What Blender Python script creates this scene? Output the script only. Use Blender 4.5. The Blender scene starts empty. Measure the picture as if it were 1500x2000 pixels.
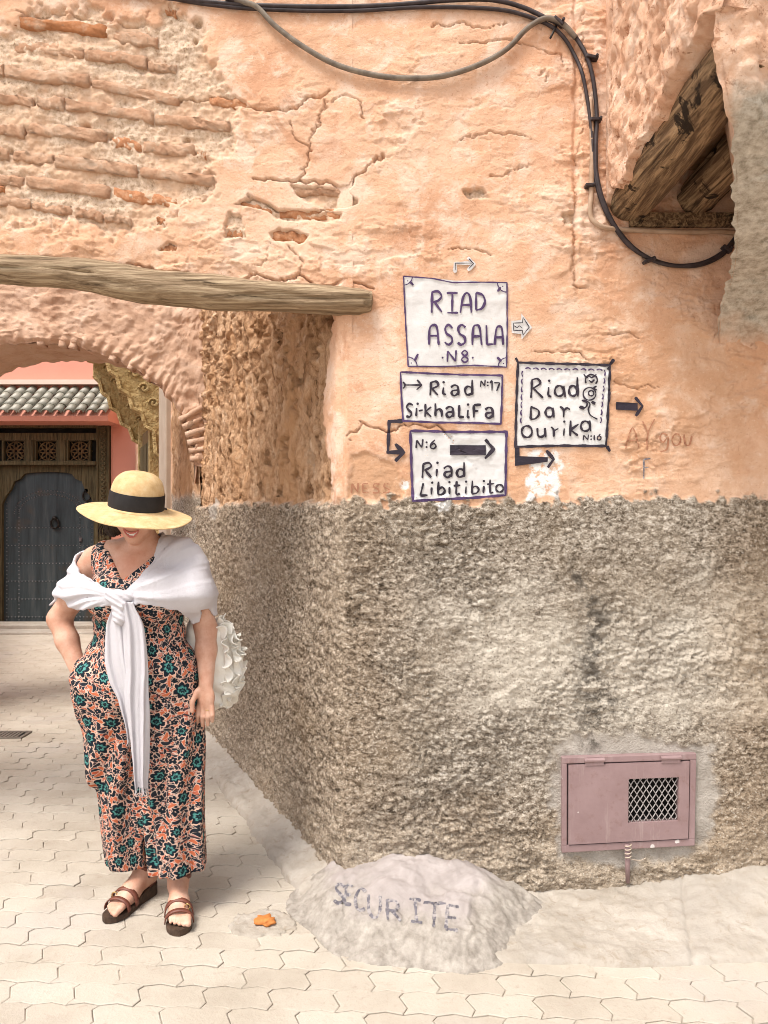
import bpy, bmesh, math, random
import numpy as np
from mathutils import Vector, Matrix

random.seed(7)
C = bpy.context.scene.collection
scene = bpy.context.scene

# ------------------------------------------------------------------ camera, sky, sun, exposure
CAM_H = 1.5
F = 1500.0                       # focal length in photo pixels (photo 1500 x 2000)
cam_d = bpy.data.cameras.new("camera")
cam_d.sensor_fit = 'VERTICAL'
cam_d.sensor_height = 36.0
cam_d.lens = 36.0 * F / 2000.0
cam_d.clip_start = 0.05
cam_d.clip_end = 500
cam = bpy.data.objects.new("camera", cam_d)
cam.location = (0, 0, CAM_H)
cam.rotation_euler = (math.radians(90), 0, 0)
C.objects.link(cam)
scene.camera = cam

SUN_ELEV, SUN_AZ = 62.0, 222.0   # degrees; azimuth measured from +Y clockwise (camera looks along +Y)
world = bpy.data.worlds.new("World")
scene.world = world
world.use_nodes = True
wn = world.node_tree.nodes
wl = world.node_tree.links
bg = wn["Background"]
sky = wn.new("ShaderNodeTexSky")
sky.sky_type = 'NISHITA'
sky.sun_disc = False
sky.sun_elevation = math.radians(SUN_ELEV)
sky.sun_rotation = math.radians(SUN_AZ)
sky.dust_density = 4.0
sky.air_density = 1.0
hs = wn.new("ShaderNodeHueSaturation")
hs.inputs["Saturation"].default_value = 0.12      # thin bright cloud: a nearly white sky
wl.new(sky.outputs[0], hs.inputs["Color"])
wl.new(hs.outputs[0], bg.inputs[0])
bg.inputs[1].default_value = 0.125

sun_d = bpy.data.lights.new("sun", 'SUN')
sun_d.energy = 1.5
sun_d.angle = math.radians(18)
sun_d.color = (1.0, 0.93, 0.83)
sun = bpy.data.objects.new("sun", sun_d)
_e, _a = math.radians(SUN_ELEV), math.radians(SUN_AZ)
_dir = Vector((math.sin(_a) * math.cos(_e), math.cos(_a) * math.cos(_e), math.sin(_e)))
sun.rotation_euler = (-_dir).to_track_quat('-Z', 'Y').to_euler()
sun.location = (0, -4, 12)
C.objects.link(sun)

scene.view_settings.view_transform = 'Standard'
scene.view_settings.look = 'None'
scene.view_settings.gamma = 1.0
scene.view_settings.exposure = 1.12
scene.view_settings.use_curve_mapping = False
scene.render.engine = 'CYCLES'
scene.cycles.use_denoising = True
scene.cycles.pixel_filter_type = 'BLACKMAN_HARRIS'
scene.cycles.filter_width = 0.95
scene.cycles.max_bounces = 6
scene.cycles.diffuse_bounces = 4

# ------------------------------------------------------------------ small tools
def P(px, py, Y):
    """photo pixel at depth Y -> point"""
    return np.array([(px - 750.0) / F * Y, Y, CAM_H + (1000.0 - py) / F * Y])

def G(px, py):
    """photo pixel lying on the ground"""
    Y = F * CAM_H / (py - 1000.0)
    return np.array([(px - 750.0) / F * Y, Y, 0.0])

ROOT = {}
def thing(name, label, cat, loc=(0, 0, 0), group=None, kind=None):
    o = bpy.data.objects.new(name, None)
    o.empty_display_size = 0.1
    o.location = loc
    C.objects.link(o)
    o['label'] = label
    if cat: o['category'] = cat
    if group: o['group'] = group
    if kind: o['kind'] = kind
    ROOT[o.name] = np.array(loc, dtype=float)
    return o

def tag(o, label, cat, group=None, kind=None):
    o['label'] = label
    if cat: o['category'] = cat
    if group: o['group'] = group
    if kind: o['kind'] = kind
    return o

def struct(o, label=None):
    o['kind'] = 'structure'
    if label: o['label'] = label
    return o

def rootloc(p):
    while p is not None:
        if p.name in ROOT: return ROOT[p.name]
        p = p.parent
    return np.zeros(3)

def link(name, me, mat, parent=None):
    o = bpy.data.objects.new(name, me)
    C.objects.link(o)
    if mat is not None and len(me.materials) == 0: me.materials.append(mat)
    if parent is not None: o.parent = parent
    return o

def raw_mesh(name, V, faces4=None, faces3=None, smooth=True):
    V = np.ascontiguousarray(V, dtype=np.float32).reshape(-1, 3)
    me = bpy.data.meshes.new(name)
    me.vertices.add(len(V))
    me.vertices.foreach_set('co', V.ravel())
    idx, starts, n = [], [], 0
    if faces4 is not None and len(faces4):
        f = np.asarray(faces4, dtype=np.int32)
        idx.append(f.ravel()); starts.append(np.arange(len(f)) * 4); n = len(f) * 4
    if faces3 is not None and len(faces3):
        f = np.asarray(faces3, dtype=np.int32)
        idx.append(f.ravel()); starts.append(n + np.arange(len(f)) * 3)
    idx = np.concatenate(idx); starts = np.concatenate(starts).astype(np.int32)
    me.loops.add(len(idx)); me.loops.foreach_set('vertex_index', idx)
    me.polygons.add(len(starts)); me.polygons.foreach_set('loop_start', starts)
    me.polygons.foreach_set('use_smooth', np.full(len(starts), smooth, dtype=bool))
    me.update(calc_edges=True)
    return me

def add_attr(me, name, data):
    d = np.asarray(data, dtype=np.float32)
    if d.ndim == 2 and d.shape[1] == 3:
        a = me.attributes.new(name, 'FLOAT_VECTOR', 'POINT')
        a.data.foreach_set('vector', d.ravel())
    else:
        a = me.attributes.new(name, 'FLOAT', 'POINT')
        a.data.foreach_set('value', d.ravel())

def grid_obj(name, V, mat, parent=None, mask=None, attrs=None, smooth=True, flip=False):
    """V: (n, m, 3) array of world points -> one mesh"""
    V = np.asarray(V, dtype=float) - rootloc(parent)
    n, m = V.shape[:2]
    ids = np.arange(n * m).reshape(n, m)
    q = np.stack([ids[:-1, :-1], ids[1:, :-1], ids[1:, 1:], ids[:-1, 1:]], -1).reshape(-1, 4)
    if mask is not None:
        q = q[np.asarray(mask).reshape(-1)]
    if flip: q = q[:, ::-1]
    used = np.unique(q)
    remap = np.full(n * m, -1, dtype=np.int64); remap[used] = np.arange(len(used))
    me = raw_mesh(name, V.reshape(-1, 3)[used], remap[q], smooth=smooth)
    if attrs:
        for k, a in attrs.items():
            a = np.asarray(a)
            a = a.reshape(-1, 3)[used] if a.ndim == 3 else a.reshape(-1)[used]
            add_attr(me, k, a)
    return link(name, me, mat, parent)

class MB:
    """collects polygons, boxes, tubes into ONE mesh"""
    def __init__(s): s.v, s.f = [], []
    def poly(s, pts, faces):
        b = len(s.v)
        s.v += [tuple(map(float, p)) for p in pts]
        s.f += [tuple(b + i for i in f) for f in faces]
        return s
    def box(s, c, d, rz=0.0, M=None):
        x, y, z = d[0] / 2, d[1] / 2, d[2] / 2
        p = [Vector((sx * x, sy * y, sz * z)) for sx in (-1, 1) for sy in (-1, 1) for sz in (-1, 1)]
        R = M if M is not None else Matrix.Rotation(rz, 3, 'Z')
        p = [R @ q + Vector(c) for q in p]
        return s.poly(p, [(0, 1, 3, 2), (4, 6, 7, 5), (0, 4, 5, 1), (2, 3, 7, 6), (0, 2, 6, 4), (1, 5, 7, 3)])
    def tube(s, pts, r, n=8, cap=True):
        pts = [Vector(p) for p in pts]
        m = len(pts)
        rr = r if hasattr(r, '__len__') else [r] * m
        up = None; b = len(s.v)
        for i, p in enumerate(pts):
            t = (pts[min(i + 1, m - 1)] - pts[max(i - 1, 0)])
            if t.length < 1e-9: t = Vector((0, 0, 1))
            t.normalize()
            if up is None:
                up = Vector((0, 0, 1)) if abs(t.z) < 0.9 else Vector((0, 1, 0))
            up = (up - t * up.dot(t))
            if up.length < 1e-6: up = t.orthogonal()
            up.normalize()
            sd = t.cross(up)
            for k in range(n):
                a = 2 * math.pi * k / n
                s.v.append(tuple(p + (up * math.cos(a) + sd * math.sin(a)) * rr[i]))
        for i in range(m - 1):
            for k in range(n):
                s.f.append((b + i * n + k, b + i * n + (k + 1) % n, b + (i + 1) * n + (k + 1) % n, b + (i + 1) * n + k))
        if cap:
            s.f.append(tuple(b + k for k in range(n))[::-1])
            s.f.append(tuple(b + (m - 1) * n + k for k in range(n)))
        return s
    def strip(s, A, B):
        """quads between two polylines"""
        b = len(s.v); n = len(A)
        s.v += [tuple(map(float, p)) for p in A] + [tuple(map(float, p)) for p in B]
        for i in range(n - 1):
            s.f.append((b + i, b + i + 1, b + n + i + 1, b + n + i))
        return s
    def prism(s, outline, y0, y1):
        """outline [(x, z)] extruded between depths y0 and y1"""
        n = len(outline)
        pts = [(x, y0, z) for x, z in outline] + [(x, y1, z) for x, z in outline]
        fs = [tuple(range(n)), tuple(range(2 * n - 1, n - 1, -1))]
        fs += [(i, i + n, (i + 1) % n + n, (i + 1) % n) for i in range(n)]
        return s.poly(pts, fs)
    def build(s, name, mat, parent=None, smooth=False, angle=None):
        o = rootloc(parent)
        me = bpy.data.meshes.new(name)
        me.from_pydata([(x - o[0], y - o[1], z - o[2]) for x, y, z in s.v], [], s.f)
        bm = bmesh.new(); bm.from_mesh(me)
        bmesh.ops.recalc_face_normals(bm, faces=bm.faces[:])
        bm.to_mesh(me); bm.free()
        if smooth:
            me.polygons.foreach_set('use_smooth', [True] * len(me.polygons))
        me.update()
        return link(name, me, mat, parent)

def bevel(o, w=0.004, seg=2):
    m = o.modifiers.new('bevel', 'BEVEL'); m.width = w; m.segments = seg; m.limit_method = 'ANGLE'
    return o

def catmull(pts, per=6, closed=False):
    pts = [np.array(p, dtype=float) for p in pts]
    if len(pts) < 3 and not closed:
        return [pts[0] + (pts[-1] - pts[0]) * t for t in np.linspace(0, 1, per + 1)]
    out = []; n = len(pts)
    rng = range(n) if closed else range(n - 1)
    for i in rng:
        if closed:
            p0, p1, p2, p3 = pts[(i - 1) % n], pts[i], pts[(i + 1) % n], pts[(i + 2) % n]
        else:
            p0, p1, p2, p3 = pts[max(i - 1, 0)], pts[i], pts[i + 1], pts[min(i + 2, n - 1)]
        for k in range(per):
            t = k / per
            out.append(0.5 * ((2 * p1) + (-p0 + p2) * t + (2 * p0 - 5 * p1 + 4 * p2 - p3) * t * t + (-p0 + 3 * p1 - 3 * p2 + p3) * t ** 3))
    out.append(pts[0] if closed else pts[-1])
    return out

# ------------------------------------------------------------------ numpy noise
def _hash(ix, iy, seed):
    h = (ix * 374761393 + iy * 668265263 + seed * 144269504) & 0xFFFFFFFF
    h = ((h ^ (h >> 13)) * 1274126177) & 0xFFFFFFFF
    return (h ^ (h >> 16)) & 0xFFFFFF

def perlin(x, y, seed=0):
    x = np.asarray(x, dtype=float); y = np.asarray(y, dtype=float)
    ix = np.floor(x).astype(np.int64); iy = np.floor(y).astype(np.int64)
    fx, fy = x - ix, y - iy
    u = fx * fx * fx * (fx * (fx * 6 - 15) + 10); v = fy * fy * fy * (fy * (fy * 6 - 15) + 10)
    def g(dx, dy):
        a = _hash(ix + dx, iy + dy, seed) * (2 * math.pi / 0x1000000)
        return np.cos(a) * (fx - dx) + np.sin(a) * (fy - dy)
    a = g(0, 0); b = g(1, 0); c = g(0, 1); d = g(1, 1)
    return ((a + (b - a) * u) * (1 - v) + (c + (d - c) * u) * v) * 1.5

def fbm(x, y, oct=4, seed=0, gain=0.5, lac=2.03):
    s = 0; a = 1.0; t = 0
    for o in range(oct):
        s = s + a * perlin(x, y, seed + o * 17); t += a
        x = x * lac + 3.1; y = y * lac + 7.7; a *= gain
    return s / t

def worley(x, y, seed=0):
    ix = np.floor(x).astype(np.int64); iy = np.floor(y).astype(np.int64)
    d1 = np.full(x.shape, 9.0); d2 = np.full(x.shape, 9.0); cid = np.zeros(x.shape)
    for dx in (-1, 0, 1):
        for dy in (-1, 0, 1):
            h = _hash(ix + dx, iy + dy, seed)
            px = ix + dx + (h & 0xFFF) / 4096.0; py = iy + dy + (h >> 12) / 4096.0
            d = np.hypot(px - x, py - y)
            n = d < d1
            d2 = np.where(n, d1, np.minimum(d2, d)); cid = np.where(n, (h % 997) / 997.0, cid); d1 = np.where(n, d, d1)
    return d1, d2, cid

def sstep(a, b, x):
    t = np.clip((x - a) / (b - a), 0, 1)
    return t * t * (3 - 2 * t)

def poly_sd(x, y, poly):
    """signed distance to a polygon, negative inside"""
    d = np.full(x.shape, 1e9); ins = np.zeros(x.shape, dtype=bool)
    n = len(poly)
    for i in range(n):
        ax, ay = poly[i]; bx, by = poly[(i + 1) % n]
        ex, ey = bx - ax, by - ay
        wx, wy = x - ax, y - ay
        t = np.clip((wx * ex + wy * ey) / (ex * ex + ey * ey + 1e-12), 0, 1)
        d = np.minimum(d, (wx - ex * t) ** 2 + (wy - ey * t) ** 2)
        cnd = ((ay > y) != (by > y))
        xc = ex * (y - ay) / (ey if abs(ey) > 1e-12 else 1e-12) + ax
        ins ^= cnd & (x < xc)
    d = np.sqrt(d)
    return np.where(ins, -d, d)

def line_d(x, y, pts):
    d = np.full(x.shape, 1e9)
    for (ax, ay), (bx, by) in zip(pts[:-1], pts[1:]):
        ex, ey = bx - ax, by - ay
        t = np.clip(((x - ax) * ex + (y - ay) * ey) / (ex * ex + ey * ey + 1e-12), 0, 1)
        d = np.minimum(d, (x - ax - ex * t) ** 2 + (y - ay - ey * t) ** 2)
    return np.sqrt(d)

# ------------------------------------------------------------------ node material helper
class NM:
    def __init__(s, name, rough=0.85, spec=0.3):
        s.m = bpy.data.materials.new(name); s.m.use_nodes = True
        s.t = s.m.node_tree; s.b = s.t.nodes["Principled BSDF"]
        s.b.inputs["Roughness"].default_value = rough
        s.b.inputs["Specular IOR Level"].default_value = spec
        s._tc = None
    def new(s, t, **kw):
        n = s.t.nodes.new(t)
        for k, v in kw.items(): setattr(n, k, v)
        return n
    def ln(s, a, b): s.t.links.new(a, b)
    def set(s, sock, v):
        if hasattr(v, 'links') or isinstance(v, bpy.types.NodeSocket): s.ln(v, sock)
        else:
            if isinstance(v, (tuple, list)) and len(v) == 3 and sock.type == 'RGBA': v = (*v, 1)
            sock.default_value = v
    @property
    def obj(s):
        if s._tc is None: s._tc = s.new("ShaderNodeTexCoord")
        return s._tc.outputs["Object"]
    def attr(s, name, out="Fac"):
        n = s.new("ShaderNodeAttribute", attribute_name=name); return n.outputs[out]
    def map(s, vec, scale=(1, 1, 1), rot=(0, 0, 0), loc=(0, 0, 0)):
        n = s.new("ShaderNodeMapping"); s.ln(vec, n.inputs[0])
        n.inputs["Scale"].default_value = scale; n.inputs["Rotation"].default_value = rot; n.inputs["Location"].default_value = loc
        return n.outputs[0]
    def noise(s, scale, detail=4, rough=0.55, dist=0.0, vec=None, out=0):
        n = s.new("ShaderNodeTexNoise"); s.ln(vec if vec is not None else s.obj, n.inputs["Vector"])
        n.inputs["Scale"].default_value = scale; n.inputs["Detail"].default_value = detail
        n.inputs["Roughness"].default_value = rough; n.inputs["Distortion"].default_value = dist
        return n.outputs[out]
    def voro(s, scale, vec=None, out="Distance", feature='F1', rand=1.0, dim='3D'):
        n = s.new("ShaderNodeTexVoronoi", feature=feature, voronoi_dimensions=dim); s.ln(vec if vec is not None else s.obj, n.inputs["Vector"])
        n.inputs["Scale"].default_value = scale; n.inputs["Randomness"].default_value = rand
        return n.outputs[out] if out else n
    def ramp(s, fac, stops, interp='LINEAR'):
        n = s.new("ShaderNodeValToRGB"); n.color_ramp.interpolation = interp
        e = n.color_ramp.elements
        while len(e) < len(stops): e.new(0.5)
        for el, (p, c) in zip(e, stops):
            el.position = p; el.color = (*c, 1) if len(c) == 3 else c
        s.set(n.inputs[0], fac); return n.outputs[0]
    def step(s, fac, a, b):
        n = s.new("ShaderNodeMapRange", interpolation_type='SMOOTHSTEP')
        s.set(n.inputs[0], fac); n.inputs[1].default_value = a; n.inputs[2].default_value = b
        return n.outputs[0]
    def mix(s, fac, a, b, mode='MIX'):
        n = s.new("ShaderNodeMix", data_type='RGBA', blend_type=mode)
        s.set(n.inputs[0], fac); s.set(n.inputs[6], a); s.set(n.inputs[7], b)
        return n.outputs[2]
    def math(s, op, a, b=0.0, c=0.0):
        n = s.new("ShaderNodeMath", operation=op)
        s.set(n.inputs[0], a); s.set(n.inputs[1], b)
        if op in ('MULTIPLY_ADD',): s.set(n.inputs[2], c)
        return n.outputs[0]
    def vmath(s, op, a, b=(0, 0, 0), out=0):
        n = s.new("ShaderNodeVectorMath", operation=op)
        s.set(n.inputs[0], a); s.set(n.inputs[1], b)
        return n.outputs[out]
    def bump(s, h, strength=0.5, dist=0.01):
        n = s.new("ShaderNodeBump"); n.inputs["Strength"].default_value = strength; n.inputs["Distance"].default_value = dist
        s.set(n.inputs["Height"], h); s.ln(n.outputs[0], s.b.inputs["Normal"]); return n
    def color(s, c): s.set(s.b.inputs["Base Color"], c); return s
    def rgh(s, c): s.set(s.b.inputs["Roughness"], c); return s

def simple(name, c1, c2, scale=20, rough=0.7, bump=0.3, bscale=80, bdist=0.003, spec=0.3, metal=0.0, stretch=None):
    k = NM(name, rough, spec)
    v = k.map(k.obj, stretch) if stretch else k.obj
    n = k.noise(scale, 5, 0.6, vec=v)
    k.color(k.ramp(n, [(0.3, c1), (0.7, c2)]))
    if bump: k.bump(k.noise(bscale, 4, 0.6, vec=v), bump, bdist)
    k.b.inputs["Metallic"].default_value = metal
    return k.m

M = {}
def mats():
    # ---- the old wall: plaster / roughcast / bare mortar / cement / adobe, chosen by traced zones
    k = NM("old_wall", 0.92, 0.15)
    n1 = k.noise(1.6, 5, 0.6); n2 = k.noise(7, 6, 0.65, 0.4); n3 = k.noise(55, 4, 0.6)
    pl = k.ramp(n1, [(0.33, (0.50, 0.255, 0.15)), (0.48, (0.62, 0.37, 0.24)), (0.64, (0.69, 0.475, 0.345))])
    pl = k.mix(k.step(n2, 0.46, 0.64), pl, (0.70, 0.51, 0.395))
    pl = k.mix(k.math('MULTIPLY', k.step(k.noise(3.1, 6, 0.7, 1.2), 0.56, 0.70), 0.6), pl, (0.46, 0.225, 0.125))
    pl = k.mix(k.math('MULTIPLY', k.step(n3, 0.55, 0.8), 0.35), pl, (0.68, 0.51, 0.40))
    pl = k.mix(k.math('MULTIPLY', k.step(k.noise(24, 5, 0.75, 1.0), 0.60, 0.74), 0.5), pl, (0.42, 0.22, 0.11))
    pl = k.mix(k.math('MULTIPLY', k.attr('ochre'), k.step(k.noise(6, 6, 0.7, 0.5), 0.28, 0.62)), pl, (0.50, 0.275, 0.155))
    gr = k.noise(85, 5, 0.75)
    pl = k.mix(k.math('MULTIPLY', k.step(gr, 0.57, 0.68), 0.6), pl, (0.40, 0.20, 0.115))
    pl = k.mix(k.math('MULTIPLY', k.step(gr, 0.42, 0.32), 0.45), pl, (0.74, 0.57, 0.45))
    # bare mortar
    mo = k.ramp(k.noise(60, 6, 0.75), [(0.34, (0.24, 0.16, 0.105)), (0.45, (0.50, 0.365, 0.26)), (0.60, (0.66, 0.51, 0.395))])
    mo = k.mix(k.math('MULTIPLY', k.step(k.noise(5, 5, 0.6), 0.42, 0.62), 0.85), mo, (0.58, 0.375, 0.25))
    # roughcast
    rv = k.map(k.obj, (1, 1, 1.45)); rn = k.noise(46, 5, 0.72, 0.4, vec=rv)
    rc = k.ramp(rn, [(0.35, (0.060, 0.046, 0.034)), (0.44, (0.22, 0.178, 0.137)), (0.53, (0.37, 0.315, 0.255)), (0.63, (0.60, 0.54, 0.47))])
    rc = k.mix(k.math('MULTIPLY', k.step(k.noise(2.2, 4), 0.46, 0.70), 0.45), rc, (0.22, 0.155, 0.09))
    rc = k.mix(k.math('MULTIPLY', k.attr('dust'), k.step(k.noise(20, 5, 0.7), 0.26, 0.60)), rc, (0.64, 0.575, 0.49))
    rc = k.mix(k.math('MULTIPLY', k.step(k.noise(1.1, 5, 0.6), 0.45, 0.62), 0.30), rc, (0.52, 0.455, 0.38))
    rc = k.mix(k.math('MULTIPLY', k.attr('tan'), 0.40), rc, k.mix(1.0, rc, (0.80, 0.58, 0.36), 'MULTIPLY'))
    # adobe
    av = k.map(k.obj, (1, 1, 0.45))
    an = k.noise(14, 7, 0.72, 0.8, vec=av)
    ad = k.ramp(an, [(0.32, (0.10, 0.052, 0.026)), (0.42, (0.38, 0.215, 0.115)), (0.54, (0.56, 0.35, 0.21)), (0.68, (0.70, 0.51, 0.36))])
    ad = k.mix(k.math('MULTIPLY', k.step(k.noise(2.4, 4, 0.6), 0.48, 0.68), 0.7), ad, (0.55, 0.31, 0.16))
    ce = k.ramp(k.noise(9, 6, 0.65), [(0.3, (0.33, 0.29, 0.25)), (0.7, (0.55, 0.50, 0.45))])
    c = k.mix(k.attr('bare'), pl, mo)
    c = k.mix(k.attr('adobe'), c, ad)
    c = k.mix(k.attr('rough'), c, rc)
    rc2 = k.noise(120, 3, 0.7); c = k.mix(k.math('MULTIPLY', k.math('MULTIPLY', k.attr('rough'), k.step(rc2, 0.57, 0.66)), 0.75), c, (0.66, 0.60, 0.52)); c = k.mix(k.math('MULTIPLY', k.math('MULTIPLY', k.attr('rough'), k.step(rc2, 0.42, 0.34)), 0.75), c, (0.07, 0.048, 0.03))
    c = k.mix(k.attr('cement'), c, ce)
    c = k.mix(k.math('MULTIPLY', k.attr('white'), k.step(k.noise(30, 5, 0.7), 0.36, 0.5)), c, (0.72, 0.70, 0.68))
    c = k.mix(k.math('MULTIPLY', k.math('MULTIPLY', k.attr('soot'), 0.8), k.step(k.noise(17, 6, 0.75), 0.45, 0.58)), c, (0.07, 0.06, 0.05))
    k.color(c)
    h = k.math('ADD', k.math('MULTIPLY', k.noise(130, 5, 0.7), 0.6), k.math('MULTIPLY', k.noise(28, 5, 0.65), 0.8))
    st_ = k.math('ADD', 0.45, k.math('MULTIPLY', k.math('MAXIMUM', k.attr('rough'), k.attr('adobe')), 0.65))
    k.set(k.bump(h, 0.75, 0.014).inputs['Strength'], st_)
    M['wall'] = k.m
    # ---- brick with plaster skin
    k = NM("brick", 0.9, 0.15)
    oi = k.new("ShaderNodeObjectInfo")
    n = k.noise(11, 6, 0.7, 0.6)
    c = k.ramp(n, [(0.30, (0.44, 0.23, 0.135)), (0.50, (0.57, 0.345, 0.225)), (0.72, (0.64, 0.47, 0.35))])
    bare = k.step(oi.outputs["Random"], 0.90, 0.92)
    c = k.mix(k.math('MULTIPLY', bare, k.step(k.noise(16, 5), 0.3, 0.5)), c, (0.47, 0.20, 0.09))
    c = k.mix(k.math('MULTIPLY', k.step(k.noise(40, 6, 0.75), 0.55, 0.7), 0.6), c, (0.36, 0.25, 0.17))
    k.color(c); k.bump(k.math('ADD', k.noise(60, 6, 0.75), k.math('MULTIPLY', k.noise(22, 4, 0.6), 1.0)), 1.0, 0.014); M['brick'] = k.m
    k = NM("bare_brick", 0.9, 0.15)
    k.color(k.ramp(k.noise(30, 6, 0.7), [(0.3, (0.28, 0.12, 0.06)), (0.5, (0.46, 0.21, 0.105)), (0.7, (0.58, 0.36, 0.23))]))
    k.bump(k.noise(90, 6, 0.7), 0.7, 0.008); M['bare_brick'] = k.m
    # ---- arch plaster (duller pink)
    k = NM("arch_plaster", 0.92, 0.15)
    c = k.ramp(k.noise(5, 6, 0.65, 0.5), [(0.3, (0.48, 0.29, 0.195)), (0.5, (0.58, 0.385, 0.275)), (0.72, (0.64, 0.465, 0.36))])
    c = k.mix(k.math('MULTIPLY', k.step(k.noise(22, 6, 0.75, 0.8), 0.56, 0.7), 0.55), c, (0.30, 0.15, 0.085))
    k.color(c); k.bump(k.noise(45, 6, 0.7), 0.6, 0.012); M['arch'] = k.m
    # ---- rough pink render of the overhang
    k = NM("overhang_plaster", 0.92, 0.15)
    c = k.ramp(k.noise(9, 6, 0.7, 0.6), [(0.3, (0.50, 0.27, 0.165)), (0.5, (0.62, 0.39, 0.27)), (0.7, (0.71, 0.54, 0.43))])
    c = k.mix(k.math('MULTIPLY', k.step(k.noise(26, 6, 0.78, 0.5), 0.55, 0.64), 0.8), c, (0.30, 0.135, 0.07))
    g = k.ramp(k.noise(34, 6, 0.72), [(0.3, (0.20, 0.17, 0.125)), (0.5, (0.42, 0.37, 0.31)), (0.7, (0.60, 0.55, 0.48))])
    k.color(k.mix(k.attr('grey'), c, g)); k.bump(k.noise(60, 6, 0.7), 0.7, 0.012); M['overhang'] = k.m
    # ---- woods
    def wood(name, cols, ax, sc=1.0, rough=0.8, blot=False):
        k = NM(name, rough, 0.2)
        s = [60, 60, 60]; s[ax] = 3.0
        v = k.map(k.obj, tuple(a * sc for a in s))
        n = k.noise(1.0, 7, 0.7, 0.6, vec=v)
        c = k.ramp(n, [(0.28, cols[0]), (0.45, cols[1]), (0.6, cols[2]), (0.75, cols[3])])
        c = k.mix(k.math('MULTIPLY', k.step(k.noise(4, 4), 0.5, 0.7), 0.5), c, cols[1])
        v2 = k.map(k.obj, tuple(a * sc * 0.45 for a in s)); n2 = k.noise(1.0, 5, 0.6, 1.0, vec=v2); c = k.mix(k.math('MULTIPLY', k.step(n2, 0.60, 0.68), 0.85), c, cols[0])
        if blot: c = k.mix(k.step(k.noise(9, 5, 0.7, 0.6), 0.55, 0.62), c, (0.022, 0.014, 0.008))
        k.color(c); k.bump(n, 0.8, 0.018); return k.m
    M['log'] = wood("weathered_log", [(0.05, 0.032, 0.018), (0.24, 0.165, 0.10), (0.42, 0.315, 0.205), (0.56, 0.45, 0.32)], 0)
    M['ceil_log'] = wood("ceiling_log", [(0.03, 0.018, 0.01), (0.13, 0.08, 0.045), (0.36, 0.24, 0.135), (0.50, 0.35, 0.205)], 1, blot=True)
    M['door_wood'] = wood("carved_wood", [(0.03, 0.022, 0.012), (0.085, 0.066, 0.034), (0.15, 0.115, 0.06), (0.22, 0.17, 0.09)], 2)
    M['shutter'] = wood("porch_wood", [(0.05, 0.03, 0.015), (0.14, 0.085, 0.04), (0.25, 0.16, 0.075), (0.33, 0.22, 0.11)], 2)
    k = NM("ceiling_soffit", 0.9, 0.15)
    k.color(k.ramp(k.noise(7, 6, 0.7, 0.6), [(0.36, (0.06, 0.035, 0.018)), (0.47, (0.34, 0.19, 0.095)), (0.7, (0.48, 0.30, 0.17))]))
    k.bump(k.noise(40, 5, 0.7), 0.6, 0.01); M['soffit'] = k.m
    k = NM("door_leaf", 0.55, 0.4)
    vv = k.map(k.obj, (14, 14, 1.2))
    c = k.ramp(k.noise(1.0, 6, 0.65, vec=vv), [(0.3, (0.018, 0.025, 0.028)), (0.52, (0.04, 0.055, 0.062)), (0.75, (0.09, 0.10, 0.10))])
    c = k.mix(k.math('MULTIPLY', k.step(k.noise(3.3, 4), 0.54, 0.7), 0.55), c, (0.09, 0.06, 0.035))
    k.color(c); k.bump(k.noise(1.0, 6, 0.65, vec=vv), 0.4, 0.006); M['door_leaf'] = k.m
    M['stud'] = simple("stud_metal", (0.10, 0.10, 0.11), (0.28, 0.28, 0.29), 40, 0.4, 0.0, metal=0.8)
    M['iron'] = simple("dark_iron", (0.015, 0.014, 0.014), (0.05, 0.045, 0.04), 40, 0.5, 0.2, metal=0.6)
    # ---- ground
    k = NM("paver", 0.9, 0.15)
    oi = k.new("ShaderNodeObjectInfo")
    geo = k.new("ShaderNodeNewGeometry")
    pn = geo.outputs["Position"]
    c = k.ramp(k.noise(3, 6, 0.65, vec=pn), [(0.3, (0.35, 0.305, 0.25)), (0.5, (0.44, 0.39, 0.33)), (0.72, (0.50, 0.455, 0.395))])
    c = k.mix(0.32, c, k.ramp(oi.outputs["Random"], [(0.0, (0.36, 0.30, 0.24)), (0.5, (0.46, 0.40, 0.33)), (1.0, (0.52, 0.47, 0.40))]))
    c = k.mix(k.math('MULTIPLY', k.step(k.noise(26, 6, 0.7, 0.8, vec=pn), 0.54, 0.74), 0.45), c, (0.29, 0.225, 0.175))
    k.color(c); c = k.mix(k.math('MULTIPLY', k.step(k.noise(130, 4, 0.75, vec=pn), 0.60, 0.70), 0.4), c, (0.27, 0.21, 0.16)); c = k.mix(k.math('MULTIPLY', k.step(k.noise(1.3, 5, 0.6, vec=pn), 0.52, 0.66), 0.35), c, (0.42, 0.375, 0.35)); k.color(c); k.bump(k.noise(70, 6, 0.72, vec=pn), 0.6, 0.006); M['paver'] = k.m
    k = NM("joint_sand", 0.95, 0.1)
    c = k.ramp(k.noise(6, 6, 0.7), [(0.3, (0.28, 0.22, 0.165)), (0.44, (0.42, 0.355, 0.285)), (0.58, (0.52, 0.455, 0.38))])
    k.color(c); k.bump(k.noise(150, 4, 0.7), 0.4, 0.003); M['sand'] = k.m
    k = NM("cement_apron", 0.92, 0.15)
    c = k.ramp(k.noise(4, 7, 0.7, 0.4), [(0.28, (0.29, 0.25, 0.205)), (0.5, (0.39, 0.345, 0.295)), (0.7, (0.48, 0.435, 0.385))])
    c = k.mix(k.math('MULTIPLY', k.step(k.noise(17, 7, 0.75, 0.7), 0.52, 0.68), 0.65), c, (0.27, 0.215, 0.16))
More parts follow.
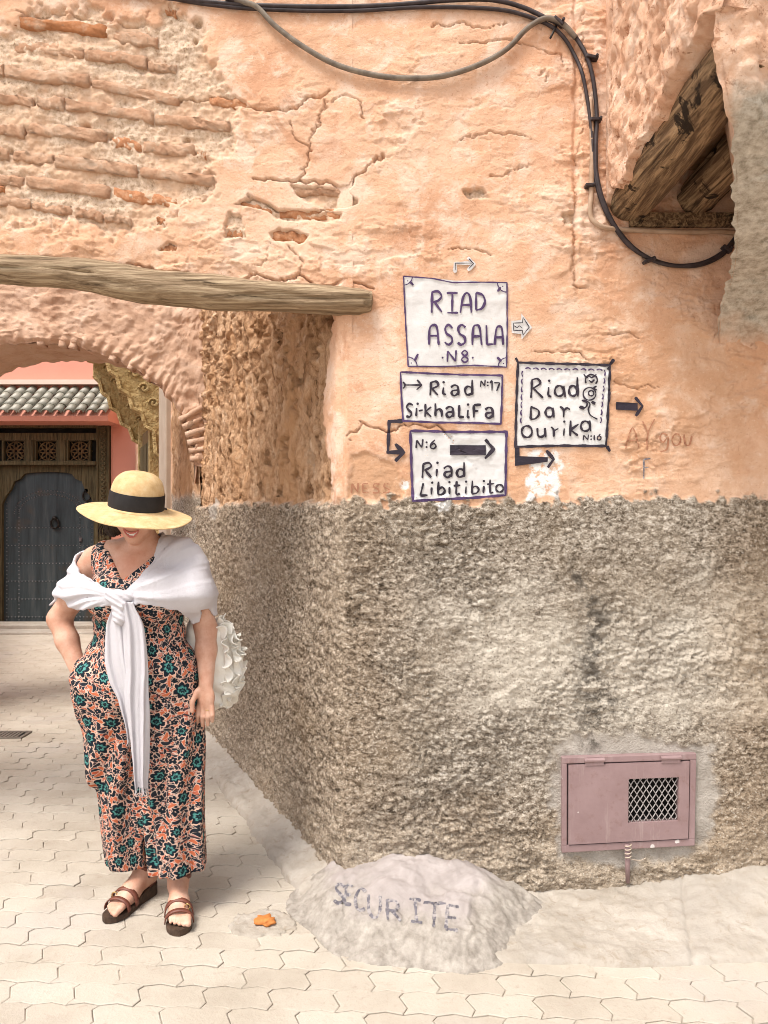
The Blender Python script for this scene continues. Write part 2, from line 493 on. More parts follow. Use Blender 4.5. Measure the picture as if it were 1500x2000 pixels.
    c = k.mix(k.math('MULTIPLY', k.step(k.noise(1.7, 5, 0.65, 0.5), 0.48, 0.62), 0.5), c, (0.37, 0.335, 0.30))
    k.color(c); k.bump(k.math('ADD', k.noise(50, 6, 0.7), k.math('MULTIPLY', k.noise(9, 5, 0.6), 1.2)), 0.5, 0.012); M['apron'] = k.m
    k = NM("mound_cement", 0.9, 0.2)
    c = k.ramp(k.noise(5, 7, 0.65, 0.6), [(0.3, (0.27, 0.235, 0.22)), (0.5, (0.36, 0.315, 0.30)), (0.68, (0.45, 0.40, 0.385))])
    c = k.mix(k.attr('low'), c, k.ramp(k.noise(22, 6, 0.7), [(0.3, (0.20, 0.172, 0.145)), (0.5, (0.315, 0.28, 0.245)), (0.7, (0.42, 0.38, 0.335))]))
    c = k.mix(k.math('MULTIPLY', k.step(k.noise(32, 6, 0.75, 0.5), 0.60, 0.72), 0.5), c, (0.25, 0.22, 0.20))
    k.color(c); k.bump(k.noise(50, 6, 0.7), 0.5, 0.008); M['mound'] = k.m
    # ---- paint
    def paint(name, c1, c2, wear, lo=0.36, hi=0.44):
        k = NM(name, 0.75, 0.25)
        k.color(k.mix(k.step(k.noise(38, 6, 0.75), lo, hi), wear, k.ramp(k.noise(14, 5, 0.6), [(0.3, c1), (0.7, c2)])))
        k.bump(k.noise(90, 5, 0.7), 0.3, 0.004); return k.m
    M['white_paint'] = paint("white_paint", (0.53, 0.515, 0.51), (0.62, 0.61, 0.61), (0.58, 0.42, 0.31), 0.30, 0.36)
    M['purple_paint'] = paint("purple_paint", (0.045, 0.025, 0.075), (0.085, 0.05, 0.125), (0.20, 0.16, 0.20), 0.30, 0.38)
    M['black_paint'] = paint("black_paint", (0.016, 0.013, 0.02), (0.04, 0.03, 0.045), (0.14, 0.11, 0.12), 0.30, 0.38)
    M['faded_paint'] = paint("faded_paint", (0.085, 0.078, 0.095), (0.17, 0.155, 0.17), (0.31, 0.28, 0.275), 0.43, 0.52)
    M['scratch'] = paint("scratched_plaster", (0.30, 0.13, 0.075), (0.40, 0.20, 0.12), (0.52, 0.29, 0.17), 0.36, 0.46)
    # ---- vent
    k = NM("mauve_metal", 0.5, 0.4)
    c = k.ramp(k.noise(6, 6, 0.65), [(0.3, (0.225, 0.145, 0.145)), (0.7, (0.30, 0.205, 0.205))])
    c = k.mix(k.step(k.noise(17, 3, 0.5), 0.70, 0.72), c, (0.65, 0.60, 0.58))
    c = k.mix(k.math('MULTIPLY', k.step(k.noise(30, 6, 0.7), 0.54, 0.70), 0.55), c, (0.20, 0.115, 0.10))
    c = k.mix(k.math('MULTIPLY', k.step(k.noise(1.0, 5, 0.7, 0.3, vec=k.map(k.obj, (30, 30, 3))), 0.56, 0.70), 0.35), c, (0.40, 0.32, 0.30))
    k.color(c); k.bump(k.noise(80, 4), 0.12, 0.002); M['mauve'] = k.m
    M['wire'] = simple("mesh_wire", (0.30, 0.27, 0.26), (0.44, 0.41, 0.40), 60, 0.5, 0.0, metal=0.3)
    M['dark'] = simple("dark_hollow", (0.012, 0.011, 0.010), (0.03, 0.027, 0.024), 12, 0.95, 0.0)
    M['cable'] = simple("black_cable", (0.020, 0.014, 0.015), (0.055, 0.04, 0.042), 30, 0.5, 0.1)
    M['grey_cable'] = simple("dusty_cable", (0.10, 0.08, 0.065), (0.24, 0.20, 0.16), 22, 0.8, 0.3)
    M['conduit'] = simple("painted_conduit", (0.30, 0.19, 0.12), (0.46, 0.33, 0.24), 18, 0.7, 0.3)
    # ---- far house
    M['pink'] = simple("pink_wall", (0.60, 0.26, 0.19), (0.65, 0.29, 0.215), 1.5, 0.9, 0.25, 40, 0.005)
    M['pink_trim'] = simple("pale_trim", (0.66, 0.48, 0.40), (0.72, 0.54, 0.46), 4, 0.9, 0.2)
    k = NM("glazed_tile", 0.45, 0.4)
    oi = k.new("ShaderNodeObjectInfo")
    c = k.ramp(oi.outputs["Random"], [(0.0, (0.13, 0.125, 0.095)), (0.5, (0.20, 0.19, 0.15)), (1.0, (0.29, 0.275, 0.225))])
    c = k.mix(k.math('MULTIPLY', k.step(k.noise(14, 5, 0.7), 0.45, 0.65), 0.5), c, (0.36, 0.33, 0.28))
    k.color(c); M['tile'] = k.m
    k = NM("carved_stucco", 0.85, 0.2)
    w = k.voro(22, feature='SMOOTH_F1'); nn = k.noise(16, 5, 0.6, 2.5)
    k.color(k.ramp(k.noise(6, 5), [(0.3, (0.40, 0.27, 0.11)), (0.7, (0.56, 0.42, 0.21))]))
    k.bump(k.math('ADD', w, nn), 1.0, 0.03); M['stucco'] = k.m
    M['pale_plaster'] = simple("pale_plaster", (0.38, 0.30, 0.235), (0.47, 0.385, 0.31), 5, 0.9, 0.3)
    M['terracotta'] = simple("terracotta_shard", (0.40, 0.13, 0.03), (0.58, 0.22, 0.06), 60, 0.7, 0.5, 120)
    M['grate'] = simple("grate_metal", (0.14, 0.12, 0.10), (0.26, 0.23, 0.20), 30, 0.6, 0.2, metal=0.4)
mats()
# ================================================================== GROUND
WALL_Y = 3.0
CX = -0.17                                  # x of the street corner
ADIR = np.array([-0.431, 0.902])            # the alley face runs back and to the left
ANRM = np.array([-0.902, -0.431])
def alley_x(Y):
    return np.where(Y < 5.3, CX - 0.478 * (Y - 3.0), CX - 0.478 * 2.3 - 0.42 * (Y - 5.3))

mb = MB()
mb.poly([(-60, -60, -0.007), (60, -60, -0.007), (60, 60, -0.007), (-60, 60, -0.007)], [(0, 1, 2, 3)])
ground = struct(mb.build("ground", M['sand']), "pale sandy street ground under and between the paving stones")

# interlocking zigzag pavers
PW, PH = 0.205, 0.104
def joint_y(x):                             # wavy long joint
    t = (x / (PW / 2)) % 1.0
    return 0.006 * (1 - 4 * abs(t - 0.5))
def joint_x(t):                             # S-shaped short joint, t in 0..1 across the paver
    return 0.013 * math.sin(2 * math.pi * t)
gap = 0.0016
bot = [(x, joint_y(x)) for x in (0, PW / 4, PW / 2, 3 * PW / 4, PW)]
out = []
for x, y in bot: out.append((x, y + 0.0))
out.append((PW + joint_x(0.25), PH * 0.25)); out.append((PW + joint_x(0.75), PH * 0.75))
for x, y in bot[::-1]: out.append((x, y + PH))
out.append((joint_x(0.75), PH * 0.75)); out.append((joint_x(0.25), PH * 0.25))
cxp, cyp = PW / 2, PH / 2
def inset(p, d):
    n = len(p); r = []
    for i in range(n):
        a = Vector(p[i - 1]); b = Vector(p[i]); c = Vector(p[(i + 1) % n])
        e1 = (b - a).normalized(); e2 = (c - b).normalized()
        nn = Vector((-e1.y - e2.y, e1.x + e2.x)).normalized()
        r.append((b.x + nn.x * d - cxp, b.y + nn.y * d - cyp))
    return r
lo = inset(out, gap); hi = inset(out, gap + 0.003)
npv = len(lo)
pv = [(x, y, -0.009) for x, y in lo] + [(x, y, -0.0018) for x, y in lo] + [(x, y, 0.0) for x, y in hi]
pf = []
for r in (0, 1):
    pf += [(r * npv + i, r * npv + (i + 1) % npv, (r + 1) * npv + (i + 1) % npv, (r + 1) * npv + i) for i in range(npv)]
pf.append(tuple(2 * npv + i for i in range(npv)))
paver_me = bpy.data.meshes.new("paver"); paver_me.from_pydata(pv, [], pf); paver_me.materials.append(M['paver'])

pav = thing("street_paving", "worn beige interlocking zigzag paving of the street and alley", None, kind='structure')
spots = []
rot = math.radians(-2.5)
for j in range(-30, 104):
    for i in range(-34, 25):
        x = i * PW + (j % 2) * PW / 2; y = j * PH
        xr = x * math.cos(rot) - y * math.sin(rot); yr = x * math.sin(rot) + y * math.cos(rot) + 1.0
        if yr < 0.6 or yr > 9.75 or xr < -5.6 or xr > 3.0: continue
        ax = float(alley_x(max(yr, 3.0)))
        if yr > 2.62 and xr > 0.0 and yr < 3.2: continue
        if yr >= 2.9 and xr > ax - 0.07: continue
        if xr < -3.6 - max(0, yr - 5.3) * 0.45 and yr > 2.2: continue
        px = 750 + F * xr / yr; py = 1000 + F * CAM_H / yr
        vis = (-40 < px < 1540 and py < 2030)
        if not vis and yr > 2.4 and px < -900: continue
        spots.append((0 if vis else 1, yr * yr, xr, yr))
spots.sort()
bigV, bigF = [], []
rest = MB()
for k, (nv, _, x, y) in enumerate(spots):
    dz = random.uniform(-0.002, 0.002) + 0.002 * math.sin(x * 3.1) * math.sin(y * 2.3)
    rx, ry = random.gauss(0, 0.006), random.gauss(0, 0.006)
    rz = rot + random.gauss(0, 0.006)
    if k < 300:
        o = bpy.data.objects.new("paver", paver_me); C.objects.link(o); o.parent = pav
        o.location = (x, y, dz); o.rotation_euler = (rx, ry, rz)
    else:
        R = Matrix.Rotation(rz, 3, 'Z') @ Matrix.Rotation(rx, 3, 'X') @ Matrix.Rotation(ry, 3, 'Y')
        rest.poly([R @ Vector(p) + Vector((x, y, dz)) for p in pv], pf)
fp = rest.build("far_pavers", M['paver'], pav); fp['kind'] = 'stuff'

# ================================================================== THE OLD CORNER WALL
def wall_px(X, Z): return 750 + X * F / WALL_Y, 1000 - (Z - CAM_H) * F / WALL_Y
DX = 0.0044
xs = np.arange(-1.9, 1.95, DX); zs = np.arange(-0.10, 3.58, DX)
GX, GZ = np.meshgrid(xs, zs, indexing='ij')
PX, PY = wall_px(GX, GZ)
wob = fbm(GX * 7, GZ * 7, 4, 3)
wobf = fbm(GX * 26, GZ * 26, 3, 9)

bare_poly = [(-900, 70), (30, 60), (60, 30), (190, 20), (215, 45), (300, 50), (330, 20), (395, 45), (400, 110), (440, 190),
             (470, 215), (455, 240), (450, 300), (400, 325), (420, 350), (415, 375), (350, 400), (320, 440), (250, 455), (120, 440), (0, 440), (-900, 400)]
holes = [[(570, 362), (680, 372), (700, 400), (640, 415), (575, 380)],
         [(470, 400), (490, 385), (530, 402), (545, 410), (600, 412), (668, 418), (665, 430), (640, 434), (540, 428), (530, 418)],
         [(438, 440), (450, 415), (470, 425), (480, 445), (480, 465), (440, 465)],
         [(528, 457), (545, 447), (572, 449), (602, 460), (592, 474), (535, 472)],
         [(312, 489), (330, 475), (345, 480), (350, 494)],
         [(402, 198), (435, 185), (470, 195), (490, 212), (450, 212)],
         [(905, 375), (940, 370), (955, 390), (910, 392)], [(1095, 420), (1120, 418), (1120, 440), (1100, 445)]]
sd = poly_sd(PX, PY, bare_poly) + wob * 26 + wobf * 10
bare = sstep(12, -12, sd + wobf * 14)
for h_ in holes:
    bare = np.maximum(bare, sstep(2, -3, poly_sd(PX, PY, h_) + wobf * 6))
brown = sstep(6, -6, poly_sd(PX, PY, [(688, 892), (712, 884), (770, 908), (792, 950), (786, 980), (675, 978)]) + wobf * 8)
rough = sstep(-4, 4, PY - 975 - wob * 34 - wobf * 24)
cem = sstep(10, -12, poly_sd(PX, PY, [(1078, 1462), (1130, 1440), (1290, 1432), (1385, 1455), (1400, 1540), (1385, 1620), (1340, 1668), (1210, 1690), (1085, 1668)]) + wob * 34 + wobf * 16)
white = sstep(4, -4, poly_sd(PX, PY, [(1030, 880), (1094, 882), (1096, 930), (1086, 970), (1028, 974)]) + wobf * 14)
white = np.maximum(white, sstep(4, -4, poly_sd(PX, PY, [(848, 982), (876, 980), (874, 996), (856, 1002)]) + wobf * 12))
white = np.maximum(white, sstep(4, -4, poly_sd(PX, PY, [(782, 938), (800, 936), (800, 956), (784, 952)]) + wobf * 10))
soot = np.exp(-(line_d(PX + wob * 40, PY, [(1140, 1110), (1155, 1200), (1150, 1300), (1168, 1380), (1150, 1445)]) / 26) ** 2)
soot = np.maximum(soot, 0.9 * np.exp(-(line_d(PX, PY, [(1140, 1410), (1170, 1400)]) / 24) ** 2))
dust = sstep(70, -90, poly_sd(PX, PY, [(840, 1170), (1000, 1150), (1150, 1190), (1290, 1200), (1400, 1130), (1520, 1120), (1520, 1400), (1300, 1430), (1100, 1420), (930, 1380)]) + wob * 90)
dust = np.maximum(dust * 0.95, 0.55 * sstep(1560, 1700, PY + wob * 60))

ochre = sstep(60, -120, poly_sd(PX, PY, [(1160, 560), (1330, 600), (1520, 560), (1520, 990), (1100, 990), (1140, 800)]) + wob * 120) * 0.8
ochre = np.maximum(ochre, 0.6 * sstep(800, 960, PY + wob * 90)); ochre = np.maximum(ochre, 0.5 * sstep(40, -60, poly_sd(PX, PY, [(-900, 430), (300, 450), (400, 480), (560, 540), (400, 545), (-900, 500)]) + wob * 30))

# relief -------------------------------------------------------------------
big = 0.022 * fbm(GX * 1.1 + 5, GZ * 1.1, 3, 21)
flake = 0
for kf, (sx, sz, t, a) in enumerate([(2.6, 6.0, 0.05, 0.0055), (3.4, 8.5, 0.12, 0.0050), (5.5, 12, 0.16, 0.0045), (9, 17, 0.2, 0.0035)]):
    nf = fbm(GX * sx + 2 * kf, GZ * sz, 5, 40 + kf)
    flake = flake + a * sstep(t - 0.007, t + 0.007, nf)
ripple = 0.006 * fbm(GX * 11, GZ * 15, 4, 61) + 0.0034 * fbm(GX * 45, GZ * 50, 4, 65, 0.7)
smooth_r = sstep(560, 700, PX) * sstep(1120, 1040, PX) * sstep(500, 560, PY)      # calmer plaster round the signs
patchy = sstep(-0.15, 0.25, fbm(GX * 1.7 + 9, GZ * 1.9, 3, 67))
plaster = 0.8 * flake * (0.25 + 0.75 * patchy) * (1 - 0.65 * smooth_r) * (1 + 0.5 * ochre) + ripple * (0.35 + 0.4 * patchy) * (1 - 0.4 * smooth_r) + 0.013
mort = 0.010 * fbm(GX * 30, GZ * 34, 4, 71, 0.65) + 0.016 * fbm(GX * 7, GZ * 14, 4, 75) - 0.002
d1, d2, cid = worley(GX * 46 + wob * 2, GZ * 54 + wobf * 2, 5)
gsel = sstep(-0.1, 0.2, fbm(GX * 2.1, GZ * 2.6, 3, 79))
rcast = 0.024 + 0.008 * (0.6 - d1) * (0.4 + cid) * (0.4 + gsel) + 0.025 * fbm(GX * 14 + wob, GZ * 19, 5, 83, 0.80) * (0.6 + 0.5 * gsel) + 0.012 * fbm(GX * 4, GZ * 5, 3, 81)
low = sstep(1560, 1720, PY)
rcast = rcast + low * (0.02 * fbm(GX * 7, GZ * 12, 4, 85))
cemh = 0.020 + 0.004 * fbm(GX * 9, GZ * 9, 4, 91)
H = plaster * (1 - bare) + mort * bare
H = H - 0.008 * brown
H = H * (1 - rough) + rcast * rough
H = H * (1 - cem) + cemh * cem
H = H + big
z1 = lambda x, y: (x / 2, y / 2)                     # first close-up (2x, origin 0,0)
z2 = lambda x, y: (750 + x / 2, y / 2)
z4 = lambda x, y: (640 + x / 1.974, 480 + y / 1.974)
cracks = [(z1, 1.6, 0.016, [(1185, 715), (1210, 570), (1250, 470), (1280, 400)]),
          (z1, 3.0, 0.026, [(1000, 715), (1140, 715), (1290, 725), (1360, 748), (1400, 690), (1500, 610)]),
          (z1, 2.4, 0.022, [(920, 795), (980, 770), (1090, 820), (1200, 828), (1300, 825)]),
          (z1, 2.2, 0.020, [(640, 385), (800, 400), (870, 375), (960, 430), (1150, 430), (1180, 400), (1290, 365)]),
          (z1, 2.4, 0.022, [(500, 1040), (700, 1075), (820, 1092), (960, 1100), (1000, 1065), (1090, 1108), (1170, 1085), (1250, 1120), (1380, 1105), (1460, 1135)]),
          (z1, 1.4, 0.012, [(1130, 460), (1150, 530), (1205, 575)]), (z1, 1.4, 0.012, [(1290, 400), (1350, 380), (1400, 390), (1420, 470)]),
          (z1, 1.3, 0.010, [(800, 655), (838, 690), (838, 760), (720, 800), (690, 850)]), (z1, 1.3, 0.010, [(1060, 950), (1050, 1010), (985, 1045)]),
          (z1, 1.4, 0.012, [(1170, 1090), (1190, 1040), (1130, 960)]), (z1, 1.6, 0.014, [(60, 60), (240, 60), (420, 100), (480, 100), (540, 105), (600, 65)]),
          (z2, 1.5, 0.012, [(300, 560), (420, 520), (560, 545)]), (z2, 1.5, 0.014, [(180, 110), (320, 95), (400, 120), (480, 105)]),
          (z2, 1.6, 0.014, [(300, 175), (420, 170), (560, 190), (690, 215), (700, 270)]), (z2, 1.4, 0.012, [(410, 700), (470, 690), (560, 640)]),
          (z2, 1.4, 0.012, [(250, 975), (350, 975), (420, 1000)]), (z2, 2.0, 0.018, [(735, 1110), (795, 1125)]), (z2, 1.6, 0.014, [(310, 750), (370, 745), (400, 765)]),
          (z2, 1.4, 0.010, [(590, 310), (640, 290), (620, 330)]), (z2, 1.3, 0.010, [(770, 60), (765, 500), (745, 800), (735, 1100)]),
          (z4, 2.2, 0.018, [(80, 740), (130, 680), (230, 712), (330, 690), (430, 710), (480, 762)]), (z4, 1.8, 0.014, [(790, 405), (860, 415), (960, 405), (1000, 440)]),
          (z4, 1.4, 0.010, [(1080, 350), (1160, 340), (1200, 360)]), (z4, 1.4, 0.010, [(1100, 520), (1200, 560), (1260, 540)]),
          (z4, 1.3, 0.008, [(480, 760), (540, 830), (580, 860)])]
for fz, w, dep, pts in cracks:
    pp = [fz(*p) for p in pts]
    x0 = min(p[0] for p in pp) - 25; x1 = max(p[0] for p in pp) + 25; y0 = min(p[1] for p in pp) - 25; y1 = max(p[1] for p in pp) + 25
    i0, i1 = np.searchsorted(xs, [(x0 - 750) / 500, (x1 - 750) / 500]); j0, j1 = np.searchsorted(zs, [CAM_H + (1000 - y1) / 500, CAM_H + (1000 - y0) / 500])
    sl = (slice(i0, i1), slice(j0, j1))
    if H[sl].size == 0: continue
    dd = line_d(PX[sl] + wobf[sl] * 12, PY[sl] + wob[sl] * 14 + wobf[sl] * 8, pp)
    H[sl] -= dep * np.exp(-(dd / (0.5 + w * 0.45)) ** 2)
    # the plaster below a crack lifts a little
for cx_, cy_, r_ in [(340, 500, 14), (730, 550, 12), (575, 250, 9), (765, 165, 8), (435, 75, 14), (775, 95, 14), (540, 765, 8), (430, 535, 10), (95, 515, 8), (210, 620, 6), (40, 590, 10), (760, 600, 7), (360, 330, 5), (130, 405, 9)]:
    H -= 0.03 * np.exp(-(((PX - cx_ / 2) ** 2 + (PY - cy_ / 2) ** 2) / (r_ / 2) ** 2))
# vertical seam right of the signs, and the smooth strip beside it
H -= 0.010 * np.exp(-((PX - 1122 + wob * 10) / 4) ** 2) * sstep(580, 540, PY)
H += 0.010 * sstep(1126, 1134, PX + wob * 10) * sstep(1195, 1160, PX) * sstep(480, 430, PY)
# the front turns round the corner
dxc = GX - CX
H0 = H.copy()
corner = np.where((dxc < 0.03) & (GZ < 2.33), 0.035 * ((0.03 - np.clip(dxc, -0.02, 0.03)) / 0.03) ** 2, 0)
WY = WALL_Y - H + corner
def hs_wall(X, Z):
    """depth of the wall surface (max of neighbours), for paint that lies on it"""
    i = np.clip(((np.asarray(X) - xs[0]) / DX), 1, len(xs) - 3); j = np.clip(((np.asarray(Z) - zs[0]) / DX), 1, len(zs) - 3)
    a = i.astype(int); b = j.astype(int); u = i - a; v = j - b
    f = WY[a, b] * (1 - u) * (1 - v) + WY[a + 1, b] * u * (1 - v) + WY[a, b + 1] * (1 - u) * v + WY[a + 1, b + 1] * u * v
    return f

old = thing("old_corner_wall", "old orange plastered wall with exposed thin bricks above grey roughcast, on the street corner", "wall", (0.5, 3.0, 0))
def lintel_py(px): return np.interp(px, [-900, 0, 300, 600, 720, 740], [455, 522, 548, 578, 590, 600])
fm_x = 0.5 * (GX[:-1, :-1] + GX[1:, 1:]); fm_z = 0.5 * (GZ[:-1, :-1] + GZ[1:, 1:])
fpx, fpy = wall_px(fm_x, fm_z)
keep = ((fm_x > CX - 0.004) | (fpy < lintel_py(fpx))) & ~((fpx > 1210) & (fpx < 1326) & (fpy > 1498) & (fpy < 1600))
zero = np.zeros_like(H)
V = np.stack([GX, WY, GZ], -1)
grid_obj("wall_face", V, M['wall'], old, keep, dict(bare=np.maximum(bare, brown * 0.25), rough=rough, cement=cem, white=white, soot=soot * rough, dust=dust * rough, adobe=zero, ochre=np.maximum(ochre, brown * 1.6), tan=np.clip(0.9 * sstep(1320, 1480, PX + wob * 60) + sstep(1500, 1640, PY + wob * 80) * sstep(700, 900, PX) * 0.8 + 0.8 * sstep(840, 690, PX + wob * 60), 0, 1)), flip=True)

# alley face ----------------------------------------------------------------
ss = np.concatenate([np.linspace(-0.03, 1.2, 150), np.linspace(1.208, 2.62, 150)]); az = np.arange(-0.1, 3.58, 0.008)
AS, AZ = np.meshgrid(ss, az, indexing='ij')
aw = fbm(AS * 6, AZ * 6, 4, 103); awf = fbm(AS * 25, AZ * 25, 3, 109)
arough = sstep(-0.012, 0.012, 1.54 + aw * 0.03 + awf * 0.03 - AZ)
a1, a2, aid = worley(AS * 44, AZ * 50, 15)
rc = 0.014 + 0.010 * (0.6 - a1) * (0.4 + aid) + 0.030 * fbm(AS * 13, AZ * 17, 5, 77, 0.80) + 0.016 * fbm(AS * 4, AZ * 5, 3, 111)
pit1, _, pid = worley(AS * 9 + aw, AZ * 7 + aw, 25); pit2, _, pid2 = worley(AS * 20 + aw, AZ * 14, 28)
ado = 0.030 * fbm(AS * 3.5, AZ * 2.5, 5, 121) + 0.016 * fbm(AS * 15, AZ * 6, 4, 125) - 0.055 * sstep(0.30, 0.16, pit1 + 0.25 * awf) * (pid > 0.66) - 0.022 * sstep(0.34, 0.14, pit2 + 0.3 * awf) * (pid2 > 0.6)
ado += 0.014 * fbm(AS * 30, AZ * 24, 4, 131, 0.7) + 0.030 * fbm(AS * 9, AZ * 5, 5, 133, 0.72)
tz = AZ * 1.0 + 0.10 * AS
ledge = 0.018 * (sstep(0.1, 0.2, fbm(AS * 4, tz * 14, 3, 141)))
upper = sstep(2.0, 2.4, AZ)
ado += ledge * upper
# smooth plaster return beside the corner
strip = sstep(0.16, 0.10, AS + awf * 0.06 + 0.05 * np.sin(AZ * 9)) * (1 - arough)
AH = (ado - 0.015) * (1 - arough) + rc * arough
AH = AH * (1 - strip) + (0.012 + 0.004 * awf) * strip
tongue = sstep(0.02, -0.02, np.hypot((AS - 2.1) / 1.6, (AZ - 1.52)) - 0.06 + awf * 0.04)
AH = AH - np.where(AS < 0.025, 0.05 * ((0.025 - AS) / 0.055) ** 2, 0)
AX = CX + ADIR[0] * AS + ANRM[0] * AH; AY = WALL_Y + ADIR[1] * AS + ANRM[1] * AH
az0 = np.zeros_like(AS)
adust = 0.35 * sstep(0.5, 0.1, AZ)
grid_obj("alley_face", np.stack([AX, AY, AZ], -1), M['wall'], old, None,
         dict(bare=az0, rough=arough, cement=tongue * 0.8, white=az0, soot=az0, tan=az0 + 0.8, dust=adust * arough, adobe=(1 - arough) * (1 - strip)), flip=False)

# solid core behind the faces (keeps light out) and the wall above the lintel
core = MB()
def extrude_poly(mb, pts, z0, z1):
    n = len(pts)
    mb.poly([(x, y, z0) for x, y in pts] + [(x, y, z1) for x, y in pts],
            [tuple(range(n))[::-1], tuple(range(n, 2 * n))] + [(i, (i + 1) % n, (i + 1) % n + n, i + n) for i in range(n)])
ai = lambda Y: float(alley_x(np.array(Y))) + 0.16
extrude_poly(core, [(CX + 0.10, 3.10), (6.0, 3.10), (6.0, 10.5), (ai(10.5), 10.5), (ai(5.3), 5.3)], -0.05, 3.56)
extrude_poly(core, [(-3.95, 3.06), (CX + 0.08, 3.06), (CX + 0.05, 3.42), (-3.95, 3.42)], 2.56, 3.56)
core.build("wall_core", M['arch'], old)
ext = MB()
ext.box((3.9, 3.02, 1.74), (3.96, 0.1, 3.66)); ext.box((-2.92, 3.0, 3.05), (2.05, 0.1, 1.02))
ext.build("wall_extension", M['wall'], old)

# bricks --------------------------------------------------------------------
def brick(x0, y0, x1, y1, h, mat, proud=0.016, parent=old, nx=15, nz=5):
    """one irregular brick whose centre line runs (x0,y0)-(x1,y1) in photo pixels on the front wall"""
    sdn = random.randint(0, 9999)
    U = np.linspace(0, 1, nx); W = np.linspace(-1, 1, nz)
    V = np.zeros((nx + 2, nz + 2, 3))
    for i in range(nx + 2):
        for j in range(nz + 2):
            a = U[min(max(i - 1, 0), nx - 1)]; b = W[min(max(j - 1, 0), nz - 1)]
            hh = h * 0.5 * (1 + 0.40 * float(perlin(np.array(a * 4.3), np.array(1.5 + (b > 0) * 5), sdn))) 
            jx = 3.0 * float(perlin(np.array(b * 2.2), np.array(a * 4), sdn + 3)) if (i <= 1 or i >= nx) else 0
            cxm = x0 + (x1 - x0) * a + jx
            cym = y0 + (y1 - y0) * a + 3.0 * float(perlin(np.array(a * 2.5), np.array(0.3), sdn + 7)) + b * hh
            X = (cxm - 750) / 500; Z = CAM_H + (1000 - cym) / 500
            edge = (i in (0, nx + 1)) or (j in (0, nz + 1))
            base = hs_mort(X, Z)
            rnd = 0.011 * float(perlin(np.array(a * 6.1), np.array(b * 1.9 + 2), sdn + 11))
            lift = proud + rnd - 0.003 * (abs(b) > 0.9) - 0.004 * (i <= 1 or i >= nx)
            jz = random.gauss(0, 0.0022)
            V[i, j] = (X + random.gauss(0, 0.0012), base + 0.03 if edge else base - lift - jz, Z + random.gauss(0, 0.0016))
    return grid_obj("brick", V, mat, parent, smooth=True, flip=False)
Hm = WALL_Y - (big - 0.008)
def hs_mort(X, Z):
    i = int(np.clip((X - xs[0]) / DX, 0, len(xs) - 1)); j = int(np.clip((Z - zs[0]) / DX, 0, len(zs) - 1))
    return Hm[i, j]
B = [(60, 80, 422, 132, 44), (440, 142, 620, 168, 48), (60, 178, 330, 212, 46), (336, 214, 575, 248, 44), (582, 262, 690, 275, 30),
     (-60, 268, 14, 280, 44), (22, 286, 352, 326, 46), (366, 336, 700, 392, 38), (-80, 372, 132, 404, 36), (150, 405, 256, 416, 42), (264, 416, 602, 462, 42), (608, 466, 900, 498, 36),
     (-70, 496, 96, 516, 50), (106, 508, 420, 542, 42), (560, 572, 762, 598, 42), (-60, 590, 32, 598, 40), (50, 606, 210, 628, 42), (218, 632, 536, 668, 44), (550, 678, 838, 704, 40),
     (-60, 690, 90, 712, 38), (104, 712, 432, 758, 42), (-80, 775, 120, 800, 36), (126, 802, 286, 828, 36), (300, 832, 404, 852, 36), (412, 852, 515, 868, 30), (-60, 735, 20, 745, 26),
     (800, 305, 690, 320, 24), (-80, 440, 110, 470, 40), (130, 350, 330, 385, 20)]
for b in B[:-3]:
    brick(b[0] / 2, b[1] / 2, b[2] / 2, b[3] / 2, b[4] / 2, M['brick'], random.uniform(0.010, 0.022))
for b in [(-380, 230, -70, 262, 42), (-400, 340, -90, 368, 40), (-420, 455, -84, 490, 42), (-400, 560, -70, 588, 42), (-420, 650, -70, 686, 40), (-400, 745, -90, 772, 38)]:
    brick(b[0] / 2, b[1] / 2, b[2] / 2, b[3] / 2, b[4] / 2, M['brick'], 0.022)
for b in [(445, 757, 690, 792, 42), (440, 558, 552, 568, 40), (610, 860, 688, 868, 28), (1090, 826, 1336, 842, 42), (940, 798, 1062, 830, 30), (880, 905, 962, 908, 42), (1060, 918, 1202, 926, 44), (625, 972, 697, 978, 30), (820, 395, 972, 412, 36), (770, 602, 806, 608, 24), (640, 30, 690, 60, 30)]:
    brick(b[0] / 2, b[1] / 2, b[2] / 2, b[3] / 2, b[4] / 2, M['bare_brick'], 0.010)
brick(572, 371, 680, 376, 15, M['brick'], 0.012)

